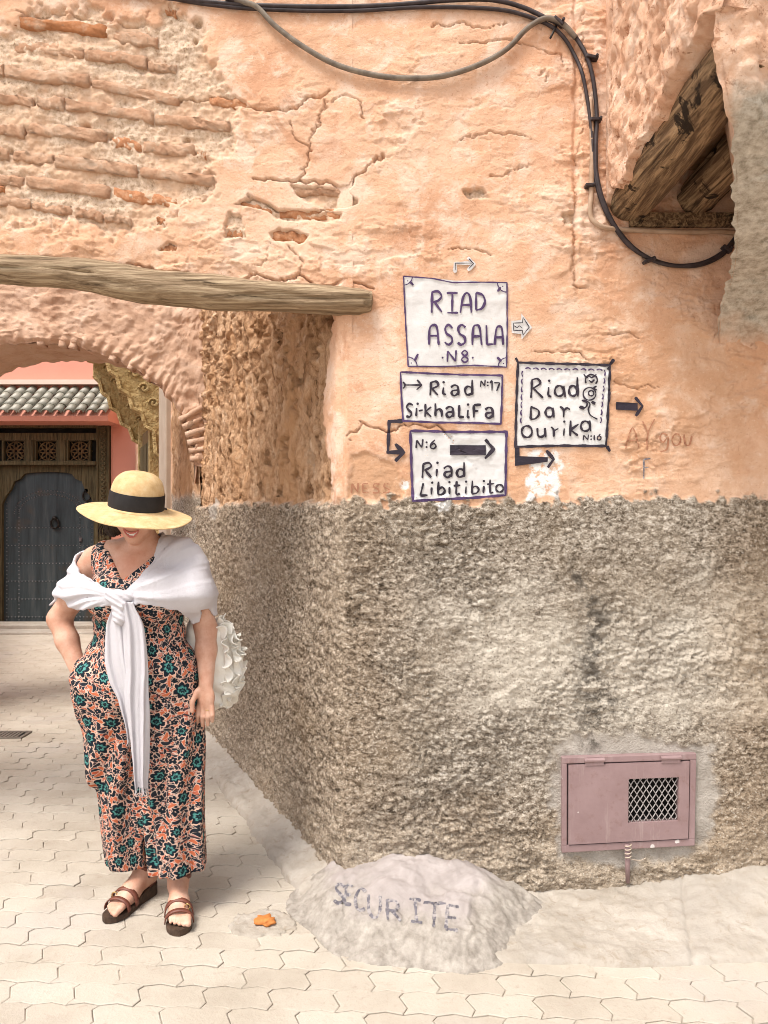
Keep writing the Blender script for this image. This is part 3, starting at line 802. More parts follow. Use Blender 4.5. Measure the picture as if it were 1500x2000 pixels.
# ================================================================== WOODEN LINTEL
def log_mesh(name, pts, radii, mat, parent=None, nseg=26, nring=90, seed=0, rough=0.06, squash=1.0, crackn=3):
    c = np.array(catmull(pts, 12)); t = np.linspace(0, 1, len(c))
    tt = np.linspace(0, 1, nring)
    cc = np.stack([np.interp(tt, t, c[:, k]) for k in range(3)], -1)
    rr = np.interp(tt, np.linspace(0, 1, len(radii)), radii)
    d = np.gradient(cc, axis=0); d /= np.linalg.norm(d, axis=1)[:, None]
    up = np.array([0, 0, 1.0]); sd_ = np.cross(d, up); sd_ /= np.linalg.norm(sd_, axis=1)[:, None]; uu = np.cross(sd_, d)
    an = np.linspace(0, 2 * math.pi, nseg + 1)
    L = np.linalg.norm(np.diff(cc, axis=0), axis=1).sum()
    V = np.zeros((nring + 2, nseg + 1, 3))
    for k, a in enumerate(an):
        nz_ = fbm(tt * L * 2.2 + seed, np.full_like(tt, math.cos(a) * 1.3 + 5), 3, seed) + fbm(tt * L * 2.2, np.full_like(tt, math.sin(a) * 1.3 + 9), 3, seed + 5)
        r = rr * (1 + rough * nz_)
        for q in range(crackn):
            ca = (q * 2.1 + seed) % (2 * math.pi) + 0.25 * np.sin(tt * L * 1.7 + q)
            dd = np.abs(((a - ca + math.pi) % (2 * math.pi)) - math.pi)
            r = r - rr * 0.22 * np.exp(-(dd / 0.09) ** 2) * sstep(0.05, 0.2, fbm(tt * L * 1.1 + q * 9, np.full_like(tt, q * 3.0), 2, seed + 40) + 0.15)
        V[1:-1, k] = cc + sd_ * (r * math.cos(a))[:, None] + uu * (r * math.sin(a) * squash)[:, None]
    V[0] = cc[0] - d[0] * 0.004; V[-1] = cc[-1] + d[-1] * 0.006
    return grid_obj(name, V, mat, parent)
def W(px, py, Y=WALL_Y): return P(px, py, Y)
lint = log_mesh("wooden_lintel", [W(-1180, 452, 3.02), W(-500, 488, 3.02), W(-150, 508, 3.02), W(0, 524, 3.01), W(150, 536, 3.005), W(300, 560, 2.995), W(450, 574, 2.99), W(600, 584, 2.99), W(690, 588, 2.985), W(726, 590, 2.985)],
                [0.065, 0.064, 0.062, 0.062, 0.070, 0.074, 0.072, 0.067, 0.060, 0.045], M['log'], None, 36, 260, seed=4, rough=0.17, squash=0.86, crackn=6)
tag(lint, "long weathered grey wooden log spanning the alley mouth as a lintel", "beam")
# ================================================================== ARCH ACROSS THE ALLEY
arch = thing("brick_arch", "low rough pink brick arch across the alley behind the woman", "arch", (-2.4, 5.3, 0))
AYD = 5.3
ACX, AHW, ASP, ARISE = -2.405, 1.09, 1.84, 0.83
def arch_pt(th, k=1.0):
    return ACX + AHW * k * math.cos(th), ASP + ARISE * k * math.sin(th)
nth, nr = 360, 70
TH = np.linspace(-0.02, math.pi + 0.02, nth); RR = np.linspace(0, 1, nr) ** 1.3
T2, R2 = np.meshgrid(TH, RR, indexing='ij')
topz = 3.14
ix = ACX + AHW * np.cos(T2); iz = ASP + ARISE * np.sin(T2)
# outer frame: push radially until the rectangle
ox = np.clip(ACX + 2.1 * np.cos(T2), -3.75, float(alley_x(np.array(AYD))) + 0.14); oz = np.clip(ASP + 2.6 * np.sin(T2), 1.7, topz)
QX = ix + (ox - ix) * R2; QZ = iz + (oz - iz) * R2
dist = np.hypot(QX - ix, QZ - iz)
NV = 46
rid = np.abs(((T2 / math.pi * NV) % 1.0) - 0.5) * 2
rn = fbm(QX * 6, QZ * 6, 4, 151)
ridge = (0.014 * sstep(0.9, 0.35, rid + rn * 0.5)) * np.exp(-(dist / (0.10 + 0.16 * np.clip(rn, -0.3, 1))) ** 2)
hh = 0.03 * fbm(QX * 2.5, QZ * 2.5, 4, 155) + 0.016 * fbm(QX * 10, QZ * 10, 4, 157) + ridge
fl = fbm(QX * 5 + 3, QZ * 7, 4, 159); hh += 0.008 * sstep(0.05, 0.09, fl) + 0.007 * sstep(-0.1, -0.06, fbm(QX * 8, QZ * 11, 3, 160))
edge_in = 0.022 * perlin(T2 * 11, T2 * 0, 163) * np.exp(-(dist / 0.05) ** 2)
rx_, rz_ = np.cos(T2), np.sin(T2)
YA = AYD - hh + 0.03 * np.exp(-(dist / 0.02) ** 2)
grid_obj("arch_face", np.stack([QX + rx_ * edge_in, YA, QZ + rz_ * edge_in], -1), M['arch'], arch)
# soffit
DEP = np.linspace(0.0, 0.62, 14)
T3, D3 = np.meshgrid(TH, DEP, indexing='ij')
sn = 0.02 * fbm(T3 * 9, D3 * 7, 4, 171) + 0.022 * perlin(T3 * 11, T3 * 0, 163)
grid_obj("arch_soffit", np.stack([ACX + (AHW + sn) * np.cos(T3), AYD + 0.02 + D3, ASP + (ARISE + sn) * np.sin(T3)], -1), M['arch'], arch, flip=True)
mbk = MB(); nn_ = 40
pts = [(float(alley_x(np.array(5.9))) + 0.2, ASP - 0.14)] + [arch_pt(t, 1.012) for t in np.linspace(0, math.pi, nn_)] + [(-3.75, ASP - 0.14), (-3.75, 3.12), (float(alley_x(np.array(5.9))) + 0.2, 3.12)]
mbk.prism(pts, AYD + 0.06, AYD + 0.6); mbk.build("arch_core", M['arch'], arch)
mj = MB(); mj.box((-3.62, 5.6, 0.95), (0.3, 0.62, 1.9)); mj.build("arch_pier", M['arch'], arch)
# brick ends showing along the intrados, bare at the springing
for k in range(NV):
    th = (k + 0.5) / NV * math.pi
    if th > 2.3: continue
    bareb = th < 0.42
    if not bareb and random.random() < 0.75: continue
    c0 = np.array(arch_pt(th)); tx = np.array([-AHW * math.sin(th), ARISE * math.cos(th)]); wlen = np.linalg.norm(tx) * math.pi / NV
    tx /= np.linalg.norm(tx); nrm = np.array([tx[1], -tx[0]]); 
    if nrm @ (c0 - np.array([ACX, ASP])) < 0: nrm = -nrm
    L = random.uniform(0.06, 0.12) if not bareb else random.uniform(0.13, 0.24); hw = wlen * (random.uniform(0.26, 0.38) if bareb else 0.30)
    nx_, nz_ = 6, 3; V = np.zeros((nx_ + 2, nz_ + 2, 3)); sdn = random.randint(0, 9999)
    for i in range(nx_ + 2):
        for j in range(nz_ + 2):
            a = min(max(i - 1, 0), nx_ - 1) / (nx_ - 1); b = min(max(j - 1, 0), nz_ - 1) / (nz_ - 1) * 2 - 1
            q = c0 + nrm * (-0.02 + a * L) + tx * (b * hw * (1 + 0.25 * float(perlin(np.array(a * 3.), np.array(0.5), sdn))))
            ed = i in (0, nx_ + 1) or j in (0, nz_ + 1)
            yy = AYD + 0.07 if ed else AYD - (random.uniform(0.018, 0.034) if bareb else 0.016) - 0.014 * float(perlin(np.array(a * 4.), np.array(b * 2.), sdn + 2)) + 0.03 * a * (0 if bareb else 1)
            V[i, j] = (q[0], yy, q[1])
    grid_obj("brick", V, M['arch'], arch, smooth=True)

# ================================================================== ALLEY BEYOND THE ARCH
S2 = np.linspace(0, 5.0, 210); Z2 = np.linspace(-0.1, 3.6, 200)
BS, BZ = np.meshgrid(S2, Z2, indexing='ij')
bx0 = float(alley_x(np.array(5.3)))
bd = np.array([-0.42, 1.0]); bd /= np.linalg.norm(bd); bn = np.array([-bd[1], bd[0]])
bh = 0.04 * fbm(BS * 3, BZ * 3, 4, 181) + 0.03 * fbm(BS * 11, BZ * 8, 4, 183)
brg = sstep(-0.03, 0.03, 1.62 + 0.06 * fbm(BS * 5, BZ * 5, 3, 185) - BZ)
bad = (1 - brg)
far = sstep(1.45, 1.55, BS)
bh = bh * (1 - far * 0.9)
z0 = np.zeros_like(BS)
aw2 = thing("far_alley_wall", "eroded brown adobe wall continuing past the arch toward the carved porch", "wall", (bx0, 5.3, 0))
grid_obj("wall_face", np.stack([bx0 + bd[0] * BS + bn[0] * bh, 5.3 + bd[1] * BS + bn[1] * bh, BZ], -1), M['wall'], aw2, None,
         dict(bare=z0, rough=brg * (1 - far), cement=z0, white=far * 0.0, soot=z0, dust=z0, adobe=bad * (1 - far)))
lw = thing("unseen_left_wall", "unseen plain salmon wall left of the alley, added for bounce light and kept low", "wall", (-3.7, 5, 0))  # wall out of view, added for bounce and side views, lowered to admit sun
mbw = MB(); extrude_poly(mbw, [(-3.72, 3.0), (-3.72, 5.2), (-6.2, 9.98), (-6.6, 9.98), (-4.2, 3.0)], -0.05, 2.1); mbw.build("wall_face", M['pink'], lw)
# ================================================================== APRON AND MOUND
def apron_front():
    Xs = np.linspace(0.12, 3.4, 420); U = np.linspace(0, 1, 46)
    A, U2 = np.meshgrid(Xs, U, indexing='ij')
    yf = 2.535 + 0.012 * np.sin(A * 5) + 0.010 * fbm(A * 4, A * 0 + 2, 3, 201) + 0.02 * sstep(0.6, 1.4, A)
    yb = 2.995
    Y = yf + (yb - yf) * U2
    top = 0.015 + 0.10 * sstep(0.7, 1.5, A)
    Z = 0.018 + top * U2 ** 1.4 + 0.016 * fbm(A * 5, U2 * 3, 4, 203) * (0.3 + U2) + 0.010 * fbm(A * 18, U2 * 9, 4, 205, 0.65) - 0.010 * np.exp(-(U2 / 0.05) ** 2)
    Z = np.where(U2 < 0.001, -0.02, Z); Z = Z - 0.012 * np.exp(-((A - 1.02 - 0.14 * U2) / 0.004) ** 2)
    return grid_obj("cement_apron", np.stack([A, Y, Z], -1), M['apron'], None)
struct(apron_front(), "pale trowelled cement footing along the base of the street wall")
def apron_alley():
    S = np.linspace(-0.05, 2.6, 240); U = np.linspace(0, 1, 22)
    A, U2 = np.meshgrid(S, U, indexing='ij')
    wd = 0.150 + 0.024 * fbm(A * 5, A * 0 + 4, 3, 211) + 0.012 * fbm(A * 17, A * 0 + 6, 2, 213)
    off = wd * (1 - U2)
    Z = 0.030 + 0.055 * U2 ** 1.3 + 0.014 * fbm(A * 6, U2 * 2, 4, 215) + 0.008 * fbm(A * 20, U2 * 6, 3, 217) - 0.014 * np.exp(-(U2 / 0.10) ** 2)
    Z = np.where(U2 < 0.001, -0.02, Z)
    base = np.stack([CX + ADIR[0] * A, WALL_Y + ADIR[1] * A], -1)
    return grid_obj("cement_apron", np.stack([base[..., 0] + ANRM[0] * off, base[..., 1] + ANRM[1] * off, Z], -1), M['apron'], None, flip=True)
struct(apron_alley(), "pale cement fillet running along the foot of the alley wall")

# the mound that guards the corner
MCX, MCY = 0.075, 3.02
def mound_z(X, Y):
    u = (X - MCX); v = (Y - MCY)
    wx = np.where(u < 0, 0.42, 0.56)
    th = np.arctan2(v, u / 1.0)
    q = np.sqrt((u / wx) ** 2 + (v / 0.525) ** 2) * (1 + 0.05 * np.sin(th * 3 + 1) + 0.035 * np.sin(th * 7))
    base = np.clip(1 - q ** 2.1, 0, 1)
    z = 0.172 * base ** 1.12
    z += 0.045 * fbm(X * 4.5, Y * 4.5, 4, 221) * sstep(0, 0.3, base)
    z += (0.016 * fbm(X * 16, Y * 16, 4, 223, 0.7)) * (0.25 + sstep(0.75, 0.2, base))
    z += 0.010 * sstep(0.03, 0.05, fbm(X * 3 + 4, Y * 3, 4, 226)) * sstep(0, 0.3, base) * sstep(0, 0.08, base)
    return z - 0.02 * (base <= 0.0)
mx = np.linspace(-0.42, 0.70, 220); my = np.linspace(2.44, 3.06, 130)
MXg, MYg = np.meshgrid(mx, my, indexing='ij'); MZ = mound_z(MXg, MYg)
mk = (MZ[:-1, :-1] > -0.005) | (MZ[1:, 1:] > -0.005) | (MZ[1:, :-1] > -0.005) | (MZ[:-1, 1:] > -0.005)
mound = thing("corner_mound", "lavender grey cement mound with faded SECURITE lettering guarding the street corner", "mound", (MCX, 2.8, 0))
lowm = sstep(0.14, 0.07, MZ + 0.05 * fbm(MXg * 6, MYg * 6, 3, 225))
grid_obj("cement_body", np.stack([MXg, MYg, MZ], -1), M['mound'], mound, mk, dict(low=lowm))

def ray_mound(px, py):
    d = np.array([(px - 750) / F, 1.0, (1000 - py) / F]); Y = 2.35
    while Y < 3.02:
        p = np.array([0, 0, CAM_H]) + d * Y
        if p[2] <= float(mound_z(np.array(p[0]), np.array(p[1]))): return p
        Y += 0.004
    return np.array([0, 0, CAM_H]) + d * 2.98
FONT = {'S': [[(0.9, 0.1), (0.4, 0), (0.1, 0.22), (0.5, 0.48), (0.9, 0.75), (0.5, 1), (0.05, 0.88)]],
        'E': [[(0.1, 0), (0.05, 1)], [(0.1, 0), (0.85, 0.02)], [(0.08, 0.5), (0.7, 0.5)], [(0.05, 1), (0.85, 1)]],
        'C': [[(0.9, 0.12), (0.45, 0), (0.08, 0.4), (0.15, 0.85), (0.5, 1), (0.9, 0.9)]],
        'U': [[(0.1, 0), (0.1, 0.7), (0.45, 1), (0.85, 0.75), (0.9, 0)]],
        'R': [[(0.12, 0), (0.05, 1)], [(0.1, 0.05), (0.7, 0.05), (0.85, 0.28), (0.6, 0.5), (0.1, 0.52)], [(0.4, 0.52), (0.95, 1)]],
        'I': [[(0.1, 0), (0.9, 0.02)], [(0.5, 0), (0.5, 1)], [(0.1, 1), (0.9, 1)]],
        'T': [[(0.0, 0.02), (1, 0)], [(0.5, 0), (0.48, 1)]]}
def ribbon(mb, pts3, nrm, w, brush=False):
    ph0 = random.uniform(0, 6)
    pts3 = [np.array(p) for p in pts3]; n = len(pts3); A, Bq = [], []
    for i in range(n):
        t = pts3[min(i + 1, n - 1)] - pts3[max(i - 1, 0)]
        nn = nrm(pts3[i]) if callable(nrm) else np.array(nrm)
        s_ = np.cross(t, nn); s_ = s_ / (np.linalg.norm(s_) + 1e-9) * w * 0.5 * ((1 + 0.22 * math.sin(ph0 + i * 0.55) + random.uniform(-0.10, 0.10)) * (0.7 if i in (0, n - 1) else 1) if brush else 1)
        A.append(pts3[i] + s_); Bq.append(pts3[i] - s_)
    mb.strip(A, Bq)
def dens(pts, per):
    o = []
    for a, b in zip(pts[:-1], pts[1:]):
        a = np.array(a, float); b = np.array(b, float); k = max(1, int(np.hypot(*(b - a)) / per))
        o += [a + (b - a) * t / k for t in range(k)]
    return o + [np.array(pts[-1], float)]
LETT = [('S', 545, 700, 46, 78, 0.25), ('E', 590, 705, 36, 78, 0.25), ('C', 630, 718, 50, 90, 0.15), ('U', 680, 745, 60, 95, -0.05), ('R', 755, 765, 60, 85, -0.25), ('I', 850, 762, 60, 95, -0.2), ('T', 915, 778, 95, 100, 0.1), ('E', 1010, 790, 62, 100, 0.15)]
for ch, lx, ly, lw_, lh, sl in LETT:
    mbt = MB()
    for st in FONT[ch]:
        pts = [(lx + a * lw_ - sl * b * 30, ly + b * lh + a * 6) for a, b in (catmull(st, 5) if len(st) > 2 else st)]
        pts = dens(pts, 5)
        p3 = [ray_mound(400 + x / 2.143, 1400 + y / 2.143) for x, y in pts]
        n_ = np.array([-0.0, -0.75, 0.66])
        p3 = [p + n_ * 0.005 for p in p3]
        ribbon(mbt, p3, n_, 0.0105, True)
    mbt.build("letter", M['faded_paint'], mound)

# terracotta shard in a small hollow of the paving
c = G(518, 1806)
bmx = bmesh.new(); bmesh.ops.create_icosphere(bmx, subdivisions=3, radius=1)
for v in bmx.verts:
    n_ = float(perlin(np.array(v.co.x * 1.7 + 3), np.array(v.co.y * 1.7 + v.co.z * 1.3), 31))
    v.co *= 1 + 0.35 * n_; v.co.x *= 0.036; v.co.y *= 0.032; v.co.z *= 0.014
me = bpy.data.meshes.new("terracotta_shard"); bmx.to_mesh(me); bmx.free(); me.polygons.foreach_set('use_smooth', [True] * len(me.polygons))
o = link("terracotta_shard", me, M['terracotta']); o.location = (c[0], c[1], 0.016)
tag(o, "small orange terracotta shard lying in the paving left of the mound", "shard")
# cement smear round it
XX, YY = np.meshgrid(np.linspace(-0.15, 0.13, 50), np.linspace(-0.11, 0.12, 40), indexing='ij')
zz = 0.006 + 0.006 * fbm(XX * 30, YY * 30, 3, 233); rr_ = np.hypot(XX / 0.13, YY / 0.10) + 0.3 * fbm(XX * 14, YY * 14, 3, 235)
zz = np.where(rr_ > 0.9, -0.02, zz)
struct(grid_obj("cement_patch", np.stack([c[0] + XX - 0.01, c[1] + YY, zz], -1), M['apron'], None), "rough cement patch in the paving round the orange shard")

# drain grate at the left edge
gl = G(0, 1437)
dg = thing("drain_grate", "small flat metal drain grate set in the paving at the left edge", "drain", (gl[0], gl[1], 0))
fr = MB(); gw, gd = 0.34, 0.16
for sx in (-1, 1): fr.box((gl[0] + sx * gw / 2, gl[1], 0.004), (0.02, gd, 0.014))
for sy in (-1, 1): fr.box((gl[0], gl[1] + sy * (gd / 2 - 0.01), 0.0045), (gw - 0.021, 0.02, 0.014))
fr.build("frame", M['grate'], dg)
hol = MB(); hol.box((gl[0], gl[1], -0.001), (gw - 0.02, gd - 0.02, 0.008)); hol.build("sump", M['dark'], dg)
for k in range(11):
    b_ = MB(); b_.box((gl[0] - gw / 2 + 0.04 + k * (gw - 0.08) / 10, gl[1], 0.006), (0.016, gd - 0.042, 0.008)); b_.build("bar", M['grate'], dg)

# ================================================================== OVERHANG AT THE RIGHT
ov = thing("overhanging_room", "rough pink overhang carried on old logs at the upper right of the wall", "overhang", (1.2, 2.6, 2.7))
OX = 0.86
# arris: t -> (X, Y, Z)
ARS = [(OX, 2.0, 4.15), (OX, 2.0, 3.4), (OX, 2.0, 3.1), (OX + 0.003, 2.0, 2.86)] + [tuple(P(*q)) for q in [(1416, 150, 2.02), (1432, 235, 2.08), (1438, 330, 2.2), (1440, 420, 2.36), (1438, 490, 2.52), (1428, 545, 2.70), (1408, 610, 2.86), (1405, 680, 2.97), (1420, 750, 3.04)]]
ar = np.array(catmull(ARS, 14)); tl = np.concatenate([[0], np.cumsum(np.linalg.norm(np.diff(ar, axis=0), axis=1))])
tt = np.linspace(0, tl[-1], 330); ar = np.stack([np.interp(tt, tl, ar[:, k]) for k in range(3)], -1)
sx_ = np.concatenate([np.linspace(0, 0.75, 110), np.linspace(0.8, 2.2, 12)])
T4, S4 = np.meshgrid(tt, sx_, indexing='ij')
base = ar[:, None, :] + np.zeros((len(tt), len(sx_), 3))
base[..., 0] += S4
hn = 0.05 * fbm(T4 * 2.5, S4 * 2.5, 4, 241) + 0.035 * fbm(T4 * 9, S4 * 9, 4, 243) + 0.012 * fbm(T4 * 28, S4 * 28, 3, 245)
w1, _, wi = worley(T4 * 30, S4 * 30, 247); hn += 0.012 * (0.5 - w1)
en = 0.035 * fbm(tt * 8, tt * 0 + 3, 3, 249) + 0.009 * fbm(tt * 22, tt * 0, 2, 251)
fade = sstep(0, 0.12, S4)
base[..., 1] -= (hn * (0.4 + 0.6 * fade) - 0.025 * np.exp(-(S4 / 0.06) ** 2)) * (1 - 0.8 * sstep(tl[-1] - 0.25, tl[-1], T4))
base[..., 0] += (en[:, None]) * np.exp(-(S4 / 0.1) ** 2)
gpx = 750 + F * base[..., 0] / base[..., 1]; gpy = 1000 - F * (base[..., 2] - CAM_H) / base[..., 1]
grey = sstep(-40, 40, gpy - 150 - (1500 - gpx) * 0.9 + 160 * fbm(T4 * 6, S4 * 6, 5, 253)) * sstep(690, 600, gpy + 60 * fbm(T4 * 6, S4 * 6, 3, 254))
grid_obj("haunch_face", base, M['overhang'], ov, None, dict(grey=grey))
# the side of the room over the street, facing left
ny, nz2 = 150, 150
Ys = np.linspace(3.06, 2.0, ny); U = np.linspace(0, 1, nz2) 
Y5, U5 = np.meshgrid(Ys, U, indexing='ij')
ebot = 2.69 + 0.13 * np.clip((2.9 - Y5) / 0.9, 0, 1) + 0.06 * fbm(Y5 * 6, Y5 * 0 + 1, 3, 261) + 0.012 * fbm(Y5 * 24, Y5 * 0, 2, 262)
Z5 = ebot + (4.15 - ebot) * U5
rn5 = 0.035 * fbm(Y5 * 3, Z5 * 3, 4, 263) + 0.020 * fbm(Y5 * 11, Z5 * 11, 4, 265) + 0.018 * fbm(Y5 * 30, Z5 * 26, 3, 267)
w5, _, wi5 = worley(Y5 * 14, Z5 * 12, 269); rn5 -= 0.014 * sstep(0.3, 0.1, w5) * (wi5 > 0.5)
edgef = sstep(0.0, 0.04, U5)
X5 = OX - rn5 * sstep(3.03, 2.8, Y5) - 0.02 * (1 - edgef) * 0 + 0.03 * np.exp(-((Y5 - 2.0) / 0.03) ** 2)
X5 = np.where(U5 == 0, X5 + 0.07, X5)
grid_obj("side_face", np.stack([X5, Y5, Z5], -1), M['overhang'], ov, None, dict(grey=np.zeros_like(X5)), flip=False)
# ceiling and logs
mbc = MB(); mbc.box((1.95, 2.55, 2.86), (2.1, 1.02, 0.06)); mbc.build("ceiling", M['soffit'], ov)
core2 = MB(); core2.box((2.0, 2.56, 3.5), (2.14, 0.96, 1.2)); core2.build("room_core", M['arch'], ov)
# inner return of the haunch
inn = np.stack([ar + np.array([0.01, 0.02, 0]), np.stack([ar[:, 0] / ar[:, 1] * 3.08 + 0.05, np.full(len(tt), 3.08), ar[:, 2]], -1)], 1)
sel = ar[:, 2] < 2.95
if sel.sum() > 4: grid_obj("haunch_return", inn[sel], M['overhang'], ov, None, dict(grey=np.ones((int(sel.sum()), 2)) * 0.3))
for k, (x, r, z) in enumerate([(0.975, 0.085, 2.735), (1.23, 0.075, 2.75), (1.45, 0.075, 2.75), (1.68, 0.08, 2.75)]):
    lg = log_mesh("ceiling_log", [(x - 0.02, 3.1, z - 0.03), (x, 2.6, z - 0.005), (x + 0.02, 2.03, z + 0.03)], [r, r * 1.04, r * 0.98], M['ceil_log'], ov, 28, 80, seed=60 + k * 7, rough=0.14, crackn=4)
# plaster cove between logs at the wall
wp = MB(); wp.box((1.9, 2.985, 2.63), (1.9, 0.05, 0.05)); wp.build("wall_plate", M['ceil_log'], ov)

# ================================================================== CABLES
def wpt(px, py, off=0.012):
    X = (px - 750) / 500.0; Z = CAM_H + (1000 - py) / 500.0
    return np.array([X, float(hs_wall(X, Z)) - off, Z])
def cable(name, pts, r, mat, label, off=0.012, parent=None):
    p2 = catmull([np.array(p, float) for p in pts], 10)
    p3 = []
    for q in p2:
        if len(q) > 2: p3.append(P(q[0], q[1], q[2]))
        else: p3.append(wpt(q[0], q[1], off))
    p3 = np.array(p3)
    ker = np.ones(9) / 9
    pad = np.pad(p3[:, 1], 4, mode='edge'); p3[:, 1] = np.convolve(pad, ker, 'valid')
    o = MB().tube(p3, r, 8).build(name, mat, parent, smooth=True)
    if parent is None: tag(o, label, "cable")
    return o
cable("electric_cable", [(-300, -70), (100, -30), (280, -2), (400, 12), (500, 18), (640, 20), (760, 18), (880, 10), (960, 10), (1020, 24), (1065, 48), (1110, 72), (1135, 110), (1152, 165), (1160, 230), (1158, 300), (1160, 350), (1172, 400), (1200, 455), (1245, 500), (1300, 522), (1360, 520), (1405, 498), (1434, 465), (1470, 430)],
      0.0085, M['cable'], "upper black cable running along the wall top and looping under the overhang", 0.014)
cable("electric_cable", [(-300, -52), (200, -14), (420, 18), (560, 26), (700, 27), (820, 22), (930, 24), (1000, 32), (1060, 55), (1100, 85), (1125, 130), (1140, 190), (1150, 260), (1155, 330), (1166, 392), (1192, 446), (1232, 492), (1290, 518), (1350, 524), (1400, 506), (1436, 470), (1475, 440)],
      0.0075, M['cable'], "lower black cable clipped beside the upper one around the wall corner", 0.011)
cable("electric_cable", [(440, 2), (478, 14), (505, 24), (540, 60), (590, 98), (650, 132), (720, 154), (790, 164), (860, 160), (930, 138), (985, 108), (1025, 68), (1060, 50), (1090, 58), (1120, 85)],
      0.0105, M['grey_cable'], "thick dusty grey cable sagging in a long loop below the black ones", 0.02)
cable("metal_conduit", [(1148, 200), (1152, 300), (1150, 372), (1148, 420), (1156, 442), (1180, 452), (1250, 455), (1330, 457), (1400, 456), (1440, 460)],
      0.010, M['conduit'], "thin painted conduit turning right below the logs", 0.008)
nl = MB(); a_ = wpt(1083, 60, 0.004); b_ = wpt(1068, 94, 0.05); nl.tube([a_, b_], 0.0045, 6)
tag(nl.build("iron_nail", M['iron'], None, smooth=True), "bent iron nail sticking out below the cable bend", "nail")
for k, (x, y, w_, lab) in enumerate([(452, 8, 22, "dark cable clip at the top left of the wall where the grey cable starts"), (1086, 56, 26, "dark cable clip at the bend where the cables turn down"), (1150, 126, 26, "dark cable clip just below the bend of the cables"), (1158, 245, 24, "dark cable clip halfway down the vertical cables"), (1262, 514, 26, "dark cable clip under the hanging loop of cable"), (1146, 372, 20, "small clip holding the thin conduit to the wall"), (1412, 492, 22, "dark cable clip at the right end of the hanging loop")]):
    c_ = wpt(x, y, 0.016); m_ = MB(); s_ = w_ / 500
    m_.box(c_, (s_ * 0.9, 0.03, 0.012), M=Matrix.Rotation([0.3, 0.7, 0.2, 0, -0.4, 0, 0.6][k], 3, 'Y'))
    m_.tube([c_ + np.array([s_ * 0.3, -0.012, 0.0]), c_ + np.array([s_ * 0.3, -0.024, 0.0])], 0.006, 8)
    ob = m_.build("cable_clip", M['cable']); bevel(ob, 0.003)
    tag(ob, lab, "clip", "cable clips on the wall")

# ================================================================== PAINTED SIGNS
def lay(px, py, off):
    X = (px - 750) / 500.0; Z = CAM_H + (1000 - py) / 500.0
    return np.array([X, float(hs_wall(X, Z)) - off, Z])
def panel(name, corners, mat, parent, off=0.0035, jit=1.5, seed=0, div=0.007):
    """painted field following the wall; corners TL, TR, BR, BL in photo pixels"""
    tl_, tr_, br_, bl_ = [np.array(c, float) for c in corners]
    n = max(6, int(np.hypot(*(tr_ - tl_)) / 500 / div)); m = max(6, int(np.hypot(*(bl_ - tl_)) / 500 / div))
    u, v = np.meshgrid(np.linspace(0, 1, n), np.linspace(0, 1, m), indexing='ij')
    q = (tl_ * ((1 - u) * (1 - v))[..., None] + tr_ * (u * (1 - v))[..., None] + br_ * (u * v)[..., None] + bl_ * ((1 - u) * v)[..., None])
    q[..., 0] += jit * perlin(v * 7, u * 3, seed); q[..., 1] += jit * perlin(u * 7, v * 3, seed + 1)
    X = (q[..., 0] - 750) / 500; Z = CAM_H + (1000 - q[..., 1]) / 500
    return grid_obj(name, np.stack([X, hs_wall(X, Z) - off, Z], -1), mat, parent, flip=True)
def strokes(mb, sts, conv, w, off=0.0075, smooth=True, per=3.0, jit=0.3):
    for st in sts:
        if len(st) == 1:
            x, y = conv(*st[0]); r = w * 0.62
            ring = [lay(x + r * 500 * math.cos(a), y + r * 500 * math.sin(a), off) for a in np.linspace(0, 2 * math.pi, 9)[:-1]]
            mb.poly(ring, [tuple(range(8))]); continue
        pts = [np.array(conv(*p), float) for p in st]
        if smooth and len(pts) > 2: pts = catmull(pts, 5)
        pts = dens(pts, per)
        ribbon(mb, [lay(p[0], p[1], off) for p in pts], (0, -1, 0), w * random.uniform(0.9, 1.1), True)
def loop(cx, cy, r, a0=0, a1=360, ry=None):
    return [(cx + r * math.cos(math.radians(a)), cy + (ry or r) * math.sin(math.radians(a))) for a in np.linspace(a0, a1, 11)]
def filled(mb, poly, conv, off):
    """filled shape laid on the wall as thin horizontal-ish strips"""
    pp = [conv(*p) for p in poly]; y0 = min(p[1] for p in pp); y1 = max(p[1] for p in pp)
    n = max(4, int((y1 - y0) / 2.0)); ysr = np.linspace(y0 + 0.01, y1 - 0.01, n)
    prev = None
    def span(y):
        xs_ = []
        for (ax, ay), (bx, by) in zip(pp, pp[1:] + pp[:1]):
            if (ay > y) != (by > y): xs_.append(ax + (bx - ax) * (y - ay) / (by - ay))
        return (min(xs_), max(xs_)) if len(xs_) >= 2 else None
    for y in ysr:
        s_ = span(y)
        if s_ is None: prev = None; continue
        row = [lay(s_[0] + (s_[1] - s_[0]) * t, y, off) for t in np.linspace(0, 1, 14)]
        if prev is not None: mb.strip(prev, row)
        prev = row

PU, BK, WH = M['purple_paint'], M['black_paint'], M['white_paint']
def sign(label, corners, base): return thing("painted_sign", label, "sign", lay((corners[0][0] + corners[2][0]) / 2, corners[2][1], 0), "riad signs painted on the wall")
